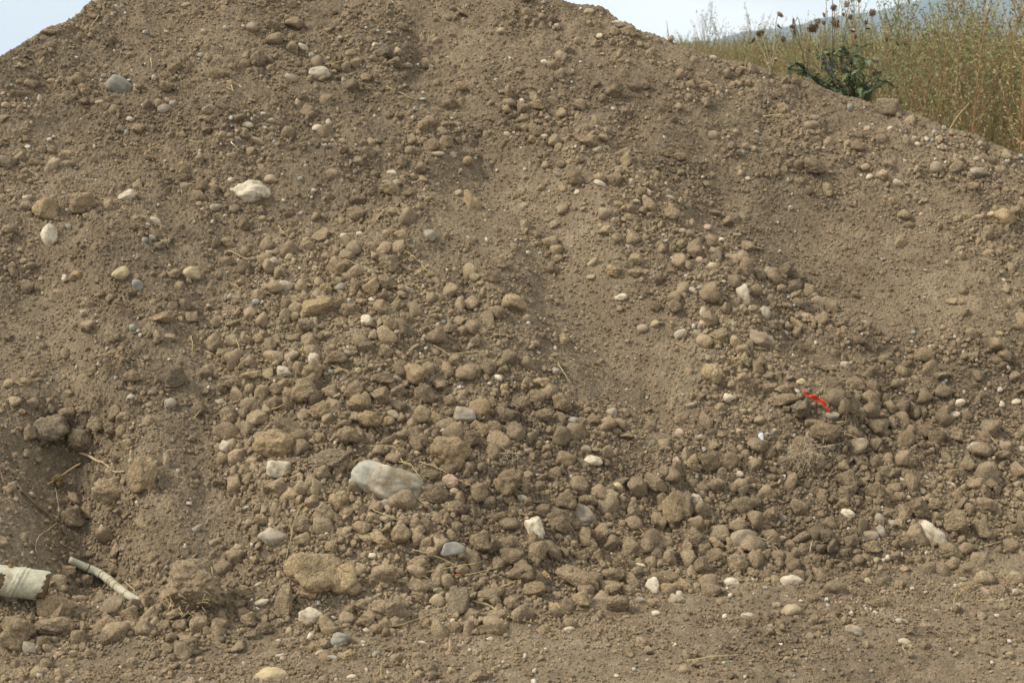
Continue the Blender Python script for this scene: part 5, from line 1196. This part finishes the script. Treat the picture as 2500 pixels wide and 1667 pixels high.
# ------------------------------------------------------------------ seedlings on the bare ground
SEED = [(345, 1455, 26), (575, 1295, 22), (735, 1305, 14), (345, 1210, 12), (1490, 1490, 16), (1430, 1400, 20), (1640, 1390, 26), (1890, 1420, 18), (1950, 1550, 24), (1850, 1545, 22), (660, 1545, 26), (2060, 1480, 20), (1320, 1505, 24), (1210, 1320, 14), (1735, 1240, 14), (2100, 1105, 16), (1925, 1325, 16), (2160, 1335, 18), (1570, 1200, 16), (1015, 1300, 12), (760, 1345, 14), (1175, 1290, 12), (2330, 1200, 14), (1590, 1410, 18), (770, 1465, 12), (1480, 1530, 14), (2200, 1370, 12), (900, 1555, 14)]
def seedling_mesh(k):
    mb = MB(); r_ = random.Random(k)
    n = r_.randint(2, 5)
    for i in range(n):
        a_ = 2 * PI * i / n + r_.uniform(-.4, .4); L_ = r_.uniform(.5, 1.0); w_ = r_.uniform(.16, .26)
        dx, dy = math.cos(a_), math.sin(a_)
        z1, z2 = 0.35, 0.45 + r_.uniform(0, .3)
        mb.poly([(0, 0, 0.12), (dx * L_ * .5 - dy * w_, dy * L_ * .5 + dx * w_, z1), (dx * L_, dy * L_, z2)])
        mb.poly([(0, 0, 0.12), (dx * L_, dy * L_, z2), (dx * L_ * .5 + dy * w_, dy * L_ * .5 - dx * w_, z1)])
    mb.tube([(0, 0, -0.1), (0, 0, .14)], 0.03, 5)
    return mb.mesh('seedling', [M['seedling']])
seed_meshes = [seedling_mesh(k) for k in range(5)]
seed_lab = {}
for k, (x, y, s) in enumerate(SEED):
    p, d = at(*tp(9, x, y), 0.0)
    o = link('seedling', seed_meshes[k % 5]); o.location = p + Vector((0, -0.004, 0.006)); sz = s * TS * d / FPX * 0.95
    o.scale = (sz, sz, sz); o.rotation_euler = (0, 0, random.uniform(0, 6))
    uu, vv = tp(9, x, y)
    best = min([A for A in ANCH if 'seedlings' not in A[2]], key=lambda A: (A[0] - uu) ** 2 + (A[1] - vv) ** 2)
    seed_lab.setdefault(f"tiny green seedling {relation(uu - best[0], vv - best[1])} {best[2]}", []).append((math.hypot(uu - best[0], vv - best[1]), o))
    tag(o, '', 'seedling', 'green seedlings on the bare ground')
for key, L in seed_lab.items():
    L.sort(key=lambda q: q[0])
    for k, (_, o) in enumerate(L): o['label'] = key if len(L) == 1 else f"{(ORD + ['ninth nearest', 'tenth nearest', 'eleventh nearest', 'twelfth nearest', 'thirteenth nearest', 'fourteenth nearest', 'fifteenth nearest'])[k]} {key}"
p, d = at(*tp(9, 1040, 1235), 0.0)
mb = MB()
for k in range(4):
    a_ = k * 1.7; q = [(0, 0, 0), (0.004 * math.cos(a_), 0.004 * math.sin(a_), .016), (.012 * math.cos(a_), .012 * math.sin(a_), .030 + .004 * k)]
    mb.tube(q, [0.0012, 0.0011, 0.0003], 4)
o = link('grass_tuft', mb.mesh('grass_tuft', [M['seedling']])); o.location = p
tag(o, 'little upright green grass tuft on the bare ground', 'grass tuft')
# ------------------------------------------------------------------ the weed field behind
M['weed_green'] = plain('weed_green', (0.165, 0.190, 0.078), (0.262, 0.280, 0.142), 9, 0.75, rand=1.0)
M['weed_rust'] = plain('weed_rust', (0.215, 0.140, 0.090), (0.310, 0.215, 0.145), 9, 0.8, rand=1.0)
M['weed_straw'] = plain('weed_straw', (0.25, 0.225, 0.115), (0.34, 0.31, 0.17), 9, 0.8, rand=1.0)
M['weed_stem'] = plain('weed_stem', (0.20, 0.125, 0.065), (0.30, 0.19, 0.10), 6, 0.7, rand=1.0)

def weed_meshes(seed):
    r_ = random.Random(seed)
    st_, fo = MB(), MB()
    lean = (r_.uniform(-.06, .06), r_.uniform(-.06, .06))
    def stem_pt(h): return Vector((lean[0] * h * h + 0.006 * math.sin(9 * h + seed), lean[1] * h * h, h))
    st_.tube([stem_pt(h) for h in (0, .2, .4, .6, .8, .97)], [.0034, .0031, .0026, .002, .0013, .0006], 5)
    nb = r_.randint(46, 60)
    for k in range(nb):
        h = 0.06 + 0.91 * (k + r_.random()) / nb
        az = r_.uniform(0, 2 * PI)
        L_ = (0.05 + 0.17 * math.sin(PI * min(1, (1 - h) * 1.05 + .08)) ** 0.8 * (0.6 + 0.4 * (1 - h))) * r_.uniform(.6, 1.15)
        rise = r_.uniform(1.1, 2.3)
        b0 = stem_pt(h); dv = Vector((math.cos(az), math.sin(az), rise)).normalized()
        def bp(t): return b0 + dv * L_ * t + Vector((0, 0, L_ * 0.35 * t * t))
        st_.tube([bp(0), bp(.5), bp(1)], [.0011, .0008, .0004], 4, cap=False)
        tone = r_.random()
        nl = int(9 + 60 * L_ * r_.uniform(.8, 1.3))
        for i in range(nl):
            t = (i + r_.random()) / nl; c = bp(t)
            ld = (dv * r_.uniform(.2, 1.0) + Vector((r_.gauss(0, .8), r_.gauss(0, .8), r_.gauss(.3, .6)))).normalized()
            ll = r_.uniform(.008, .019); ww = r_.uniform(.0014, .0030)
            sd = ld.cross(Vector((r_.gauss(0, 1), r_.gauss(0, 1), r_.gauss(0, 1)))).normalized() * ww
            mi = 0 if tone + (h - .5) * .55 > 0.29 + r_.uniform(-.12, .12) else (1 if r_.random() < .6 else 2)
            fo.poly([c, c + ld * ll * .5 + sd, c + ld * ll, c + ld * ll * .5 - sd], mi)
    return st_.mesh('stem', [M['weed_stem']]), fo.mesh('foliage', [M['weed_green'], M['weed_rust'], M['weed_straw']], False)
WEEDS = [weed_meshes(100 + k) for k in range(8)]
WEED_EDGE = ([1560, 1660, 1800, 1950, 2100, 2250, 2400, 2600, 3000], [26, 17, 13.5, 12.0, 9.6, 8.6, 8.2, 7.9, 7.6])
def ground_z(x, y):
    U = x / y; a_, b_, c_ = crest_toe(np.array([U]))
    return max(0.0, float(c_[0] - 0.70 * (math.sqrt(max(0, y - b_[0]) ** 2 + .01) - .1))) if y > b_[0] else 0.0
spots = []
tries = 0
while len(spots) < 250 and tries < 20000:
    tries += 1
    u = random.uniform(1600, 2900); y = random.uniform(7.6, 17)
    if y < np.interp(u, *WEED_EDGE) + random.uniform(0, .5): continue
    x = (u - CX) / FPX * COSP * y
    if any((x - a_) ** 2 + (y - b_) ** 2 < (0.16 if y < 10.5 else .26) ** 2 for a_, b_, _, _ in spots): continue
    if random.random() > (1.0 if y < 11 else .6): continue
    spots.append((x, y, u, 0))
spots.sort(key=lambda s: s[1])
front_u = sorted([s for s in spots if s[1] - np.interp(s[2], *WEED_EDGE) < 0.8], key=lambda s: s[2])
near_objs = []
for k, (x, y, u, _) in enumerate(spots):
    h = random.uniform(1.60, 2.05) if y < 11 else random.uniform(1.45, 1.92)
    h -= float(np.interp(u, [1600, 1750, 1900, 2000, 2240, 2300], [.10, .10, .09, .06, .05, -.03]))
    if u < 2150 and random.random() < .22: h += random.uniform(.12, .30)
    root = empty('tall_weed', (x, y, ground_z(x, y) - 0.02))
    sw = random.uniform(0.85, 1.25)
    root.scale = (h * sw, h * sw, h); root.rotation_euler = (random.uniform(-.05, .05), random.uniform(-.05, .05), random.uniform(0, 6.28))
    near = y - np.interp(u, *WEED_EDGE) < 0.8
    tag(root, 'tall feathery weed in the front row of the field behind the heap' if near else 'tall feathery weed standing deep in the field behind the heap', 'weed', 'tall weeds in the front row' if near else 'tall weeds deeper in the field')
    if near: near_objs.append((u, root))
    s_, f_ = WEEDS[k % 8]
    link('stem', s_, root); link('foliage', f_, root)
ORDN = 'first second third fourth fifth sixth seventh eighth ninth tenth eleventh twelfth thirteenth fourteenth fifteenth sixteenth seventeenth eighteenth nineteenth twentieth'.split()
ORDN += ['twenty-' + w for w in ORDN[:9]] + ['thirtieth'] + ['thirty-' + w for w in ORDN[:9]] + ['fortieth'] + ['forty-' + w for w in ORDN[:9]]
near_objs.sort(key=lambda q: q[0])
for k, (u, o) in enumerate(near_objs):
    o['label'] = f'{ORDN[min(k, 48)]} tall feathery weed from the left in the front row behind the heap'
far = []
while len(far) < 3400:
    y = 15 + 75 * random.random() ** 1.5; u = random.uniform(650, 3300)
    if u < 1350 and y < 19: continue
    if y < np.interp(u, *WEED_EDGE) + 2.0: continue
    far.append(((u - CX) / FPX * COSP * y, y, 0))
def join_mesh(s_, f_):
    me = bpy.data.meshes.new('far_weed'); bm = bmesh.new(); bm.from_mesh(f_); n0 = len(bm.faces); bm.from_mesh(s_); bm.faces.ensure_lookup_table()
    for f in bm.faces[n0:]: f.material_index = 3
    bm.to_mesh(me); bm.free()
    for m in (M['weed_green'], M['weed_rust'], M['weed_straw'], M['weed_stem']): me.materials.append(m)
    return me
fw = source_collection('far_weed_piece', [join_mesh(*WEEDS[k]) for k in range(4)])
hh = RNG.uniform(1.3, 1.76, len(far))
scatter('far_weeds', 'mass of tall weeds stretching to the mountain', np.array(far), np.stack([hh * 1.2, hh * 1.2, hh], 1), np.stack([hh * 0, hh * 0, RNG.uniform(0, 6.28, len(far))], 1), 4, fw, 5)

# ------------------------------------------------------------------ the thistle on the crest
M['thistle_leaf'] = plain('thistle_leaf', (0.078, 0.112, 0.052), (0.150, 0.182, 0.095), 30, 0.6)
M['thistle_stem'] = plain('thistle_stem', (0.15, 0.125, 0.06), (0.25, 0.205, 0.11), 20, 0.7)
M['bract'] = plain('thistle_bract', (0.05, 0.03, 0.015), (0.115, 0.072, 0.036), 60, 0.8)
M['disc'] = plain('thistle_disc', (0.10, 0.065, 0.034), (0.20, 0.135, 0.07), 60, 0.8)
M['fluff'] = plain('thistle_down', (0.55, 0.52, 0.46), (0.72, 0.70, 0.64), 60, 0.9)
M['purple'] = plain('thistle_flower', (0.26, 0.16, 0.32), (0.40, 0.26, 0.44), 60, 0.8)
def head_mesh(seed, fluffy=False):
    """unit radius, axis +Z: dome of bracts round a paler disc"""
    r_ = random.Random(seed); mb = MB()
    rings = [(0.10, -0.62), (0.62, -0.42), (0.92, -0.10), (0.86, 0.16), (0.5, 0.24), (0.0, 0.28)]
    n = 14
    base = len(mb.v)
    for r, z in rings:
        for k in range(n): mb.v.append(Vector((r * .86 * math.cos(2 * PI * k / n), r * .86 * math.sin(2 * PI * k / n), z)))
    for i in range(len(rings) - 1):
        for k in range(n):
            mb.f.append((base + i * n + k, base + i * n + (k + 1) % n, base + (i + 1) * n + (k + 1) % n, base + (i + 1) * n + k)); mb.m.append(0 if i < 2 else 1)
    body = mb.mesh('flower_disc', [M['bract'], M['disc']])
    bb_ = MB()
    for k in range(64):
        a_ = r_.uniform(0, 2 * PI); lv = r_.random()
        z0 = -0.45 + 0.6 * lv; rr = 0.62 + 0.22 * min(1, lv * 1.6)
        c = Vector((rr * math.cos(a_), rr * math.sin(a_), z0)); out = Vector((math.cos(a_), math.sin(a_), r_.uniform(-.5, .9) + lv * .4)).normalized()
        tang = Vector((-math.sin(a_), math.cos(a_), 0)) * .09
        bb_.poly([c - tang, c + tang, c + out * r_.uniform(.30, .55)])
    br = bb_.mesh('bracts', [M['bract']], False)
    fl = None
    if fluffy:
        fb = MB()
        for k in range(110):
            d_ = Vector((r_.gauss(0, .5), r_.gauss(0, .5), r_.uniform(.3, 1))).normalized(); c = Vector((d_.x * .3, d_.y * .3, .1))
            fb.poly([c, c + d_ * r_.uniform(.6, 1.2) + Vector((.05, 0, 0)), c + d_ * r_.uniform(.6, 1.2)])
        fl = fb.mesh('down', [M['fluff']], False)
    return body, br, fl
HM = [head_mesh(k, k >= 3) for k in range(5)]
def leaf_mesh(seed):
    """spiny lobed leaf, unit length along +X"""
    r_ = random.Random(seed); mb = MB()
    n = 6
    bend = r_.uniform(.15, .4)
    def P(x, y): return Vector((x, y, -bend * x * x + 0.28 * abs(y) + .03 * math.sin(14 * x)))
    for s in (-1, 1):
        for i in range(n):
            x0, x1 = i / n, (i + 1) / n; m_ = (x0 + x1) / 2
            w_ = 0.24 * math.sin(PI * (0.12 + .8 * m_)) * r_.uniform(.8, 1.25)
            mb.poly([P(x0, 0), P(x1, 0), P(x1 - .01, s * w_ * .35), P(x0 + .02, s * w_ * .4)])
            mb.poly([P(x0 + .02, s * w_ * .4), P(x1 - .01, s * w_ * .35), P(m_ + .10, s * w_)])
            mb.poly([P(x0 + .02, s * w_ * .4), P(m_ + .02, s * w_ * .38), P(m_ - .03, s * w_ * .85)])
    mb.poly([P(.97, -.03), P(.97, .03), P(1.15, 0)])
    return mb.mesh('leaf', [M['thistle_leaf']], False)
LM = [leaf_mesh(k) for k in range(4)]

def build_thistle():
    D = 6.62
    def pix(x, y, dd=0.0): u, v = tp(3, x, y); return Vector(CAM + ray(u, v) * (D + dd))
    base = pix(1235, 735, 0.05)
    root = empty('thistle', base); tag(root, 'tall dried thistle with brown seed heads growing on the crest', 'thistle')
    def add(name, me, M4=None, parent=None):
        o = link(name, me, parent or root)
        if parent is None: o.matrix_parent_inverse = Matrix.Translation(root.location).inverted()
        if M4 is not None: o.matrix_basis = M4
        return o
    HEADS = [(705, 100, 50), (792, 145, 50), (698, 178, 40), (787, 182, 34), (805, 215, 48), (570, 228, 50), (522, 273, 46), (725, 267, 34), (628, 347, 34), (645, 365, 36), (578, 412, 24), (1000, 103, 36), (1066, 55, 40), (1152, 32, 40), (1030, -8, 30), (958, 145, 36), (997, 155, 34), (1078, 160, 66), (925, 192, 70), (1130, 100, 28), (1330, 88, 50), (1285, 152, 30), (1298, 195, 30), (1215, 252, 30), (902, 338, 32), (955, 325, 30), (1500, 290, 46), (1553, 290, 40), (1425, 265, 40), (1465, 355, 36), (1435, 342, 30), (1338, 500, 34), (1210, 500, 40), (1178, 118, 34), (1240, 10, 22),
             (1350, 410, 48, 1), (672, 405, 30, 1), (1195, 210, 34, 1), (940, 208, 30, 1), (1128, 355, 28, 1), (625, 435, 22, 1)]
    # stems leave a few forks above the base
    FORKS = [(1120, 470, .0), (980, 500, -.08), (1240, 480, .08), (1060, 400, .1), (1360, 560, -.05), (650, 505, -.1), (880, 540, .05)]
    fk = []
    for x, y, dd in FORKS:
        p = pix(x, y, dd); fk.append((x, y, p))
        if x < 700: q = [pix(700, 540, .02), pix(670, 520, -.03), p]
        else: q = [base, base.lerp(p, .5) + Vector((random.uniform(-.03, .03), 0, .02)), p]
        mb = MB(); P = smooth_path([tuple(v) for v in q], 4); mb.tube(P, [0.0048 - .0024 * i / len(P) for i in range(len(P))], 6)
        add('stem', mb.mesh('stem', [M['thistle_stem']]))
    hp = {}
    for h in HEADS:
        x, y, w = h[:3]; fl = len(h) > 3
        c = pix(x, y, random.uniform(-.12, .12))
        f = min(fk, key=lambda q: abs(q[0] - x) * 1.0 + (400 if q[1] < y + 30 else 0) + (200 if (x < 760) != (q[0] < 760) else 0))
        up_ = Vector((random.uniform(-.01, .01), 0, random.uniform(.015, .03)))
        nod = Vector((random.uniform(-1, 1) + (x - f[0]) * 0.002, random.uniform(-1, .2), random.uniform(-.5, .5) if not fl else .9)).normalized()
        neck = c - nod * w * TS * D / FPX * .3
        mid = f[2].lerp(neck, .55) + Vector(((neck - f[2]).x * -0.12, random.uniform(-.01, .01), .015))
        P = smooth_path([tuple(f[2]), tuple(mid), tuple(neck + up_ * .4 - nod * .012), tuple(neck)], 4)
        mb = MB(); mb.tube(P, [0.0023 - .0011 * i / len(P) for i in range(len(P))], 5)
        add('stem', mb.mesh('stem', [M['thistle_stem']]))
        body, br, dn = HM[3 + int(random.random() * 2)] if fl else HM[int(random.random() * 3)]
        r = w * .5 * TS * D / FPX * 1.08
        M4 = Matrix.Translation(c) @ nod.to_track_quat('Z', 'Y').to_matrix().to_4x4() @ Matrix.Diagonal((r, r, r * random.uniform(.65, .95), 1))
        hd = add('seed_head', body, M4)
        link('bracts', br, hd)
        if dn: link('down', dn, hd)
    for x, y in ((1040, 478), (1155, 467), (1355, 572), (877, 545), (1010, 428)):                    # purple flowers
        c = pix(x, y, -.05); mb = MB()
        for k in range(34):
            d_ = Vector((random.gauss(0, .6), random.gauss(-.3, .4), random.uniform(.2, 1))).normalized()
            mb.poly([c, c + d_ * .016 + Vector((.0015, 0, 0)), c + d_ * .017 - Vector((.0015, 0, 0))])
        add('flower', mb.mesh('flower', [M['purple']], False))
    # bare dead stalks without heads
    for x0, y0, x1, y1 in ((1225, 260, 1245, 8), (1085, 200, 1112, 0), (1120, 300, 1122, 0), (1010, 200, 1020, 0), (818, 200, 820, 105), (1040, 260, 1012, 0)):
        mb = MB(); mb.tube(smooth_path([tuple(pix(1100 + (x0 - 1100) * .5, 470)), tuple(pix(x0, y0)), tuple(pix(x1, y1))], 5), [.0019 - .0001 * i for i in range(11)], 5)
        add('stem', mb.mesh('stem', [M['thistle_stem']]))
    # leafy side shoots
    SHOOTS = [((1230, 720), (1060, 560), (1055, 350)), ((1230, 720), (930, 520), (800, 420)), ((1230, 720), (1000, 600), (880, 470)), ((1230, 700), (1180, 480), (1250, 330)), ((1250, 700), (1330, 620), (1420, 540)), ((1230, 700), (1060, 600), (830, 540)), ((1240, 690), (1130, 420), (1150, 200)), ((1250, 710), (1290, 600), (1260, 540)), ((1220, 700), (1100, 560), (940, 250)), ((1240, 720), (1150, 640), (960, 580)), ((1240, 700), (1180, 560), (1090, 300)), ((1240, 700), (1020, 480), (1000, 330)), ((1240, 700), (1240, 500), (1290, 400)), ((1230, 700), (900, 500), (760, 470)), ((1240, 690), (1200, 450), (1200, 290)), ((1250, 700), (1320, 580), (1350, 470))]
    for s in SHOOTS:
        dd = random.uniform(-.14, .1)
        P = smooth_path([tuple(pix(s[0][0], s[0][1], 0.03)), tuple(pix(s[1][0], s[1][1], dd * .7)), tuple(pix(s[2][0], s[2][1], dd))], 6)
        mb = MB(); mb.tube(P, [0.004 - .0002 * i for i in range(len(P))], 5)
        add('shoot', mb.mesh('shoot', [M['thistle_leaf']]))
        n = 40
        for k in range(n):
            t = 0.22 + .78 * (k + random.random()) / n
            if math.sin(t * 21 + s[2][0]) < -0.35: continue
            i = min(len(P) - 2, int(t * (len(P) - 1)))
            c = Vector(P[i]).lerp(Vector(P[i + 1]), t * (len(P) - 1) - i)
            a_ = k * 2.4 + random.uniform(-.4, .4)
            d_ = Vector((math.cos(a_), math.sin(a_), random.uniform(-.5, .9))).normalized()
            L_ = random.uniform(.035, .08) * (0.75 + .25 * random.random())
            M4 = Matrix.Translation(c) @ d_.to_track_quat('X', 'Z').to_matrix().to_4x4() @ Matrix.Diagonal((L_, L_ * random.uniform(.8, 1.3), L_, 1))
            add('leaf', LM[k % 4], M4)
build_thistle()

# thin bare twig on the skyline and pale stalks leaning out of the weeds
def stalk(pts, r, mat, label, D):
    P = smooth_path([tuple(CAM + ray(*tp(3, x, y)) * D) for x, y in pts], 5)
    mb = MB(); mb.tube([Vector(p) - Vector(P[0]) for p in P], [r * (1 - .6 * i / len(P)) for i in range(len(P))], 5)
    o = link('dry_stalk', mb.mesh('dry_stalk', [mat])); o.location = P[0]; tag(o, label, 'stalk')
stalk([(1840, 890), (1900, 790), (1980, 700)], .0035, M['straw'], 'straw-coloured stalk leaning in front of the weeds by the crest', 6.9)
stalk([(-50, 245), (-58, 190), (-62, 142)], .0018, M['root'], 'thin bare twig sticking up from the skyline', 6.35)
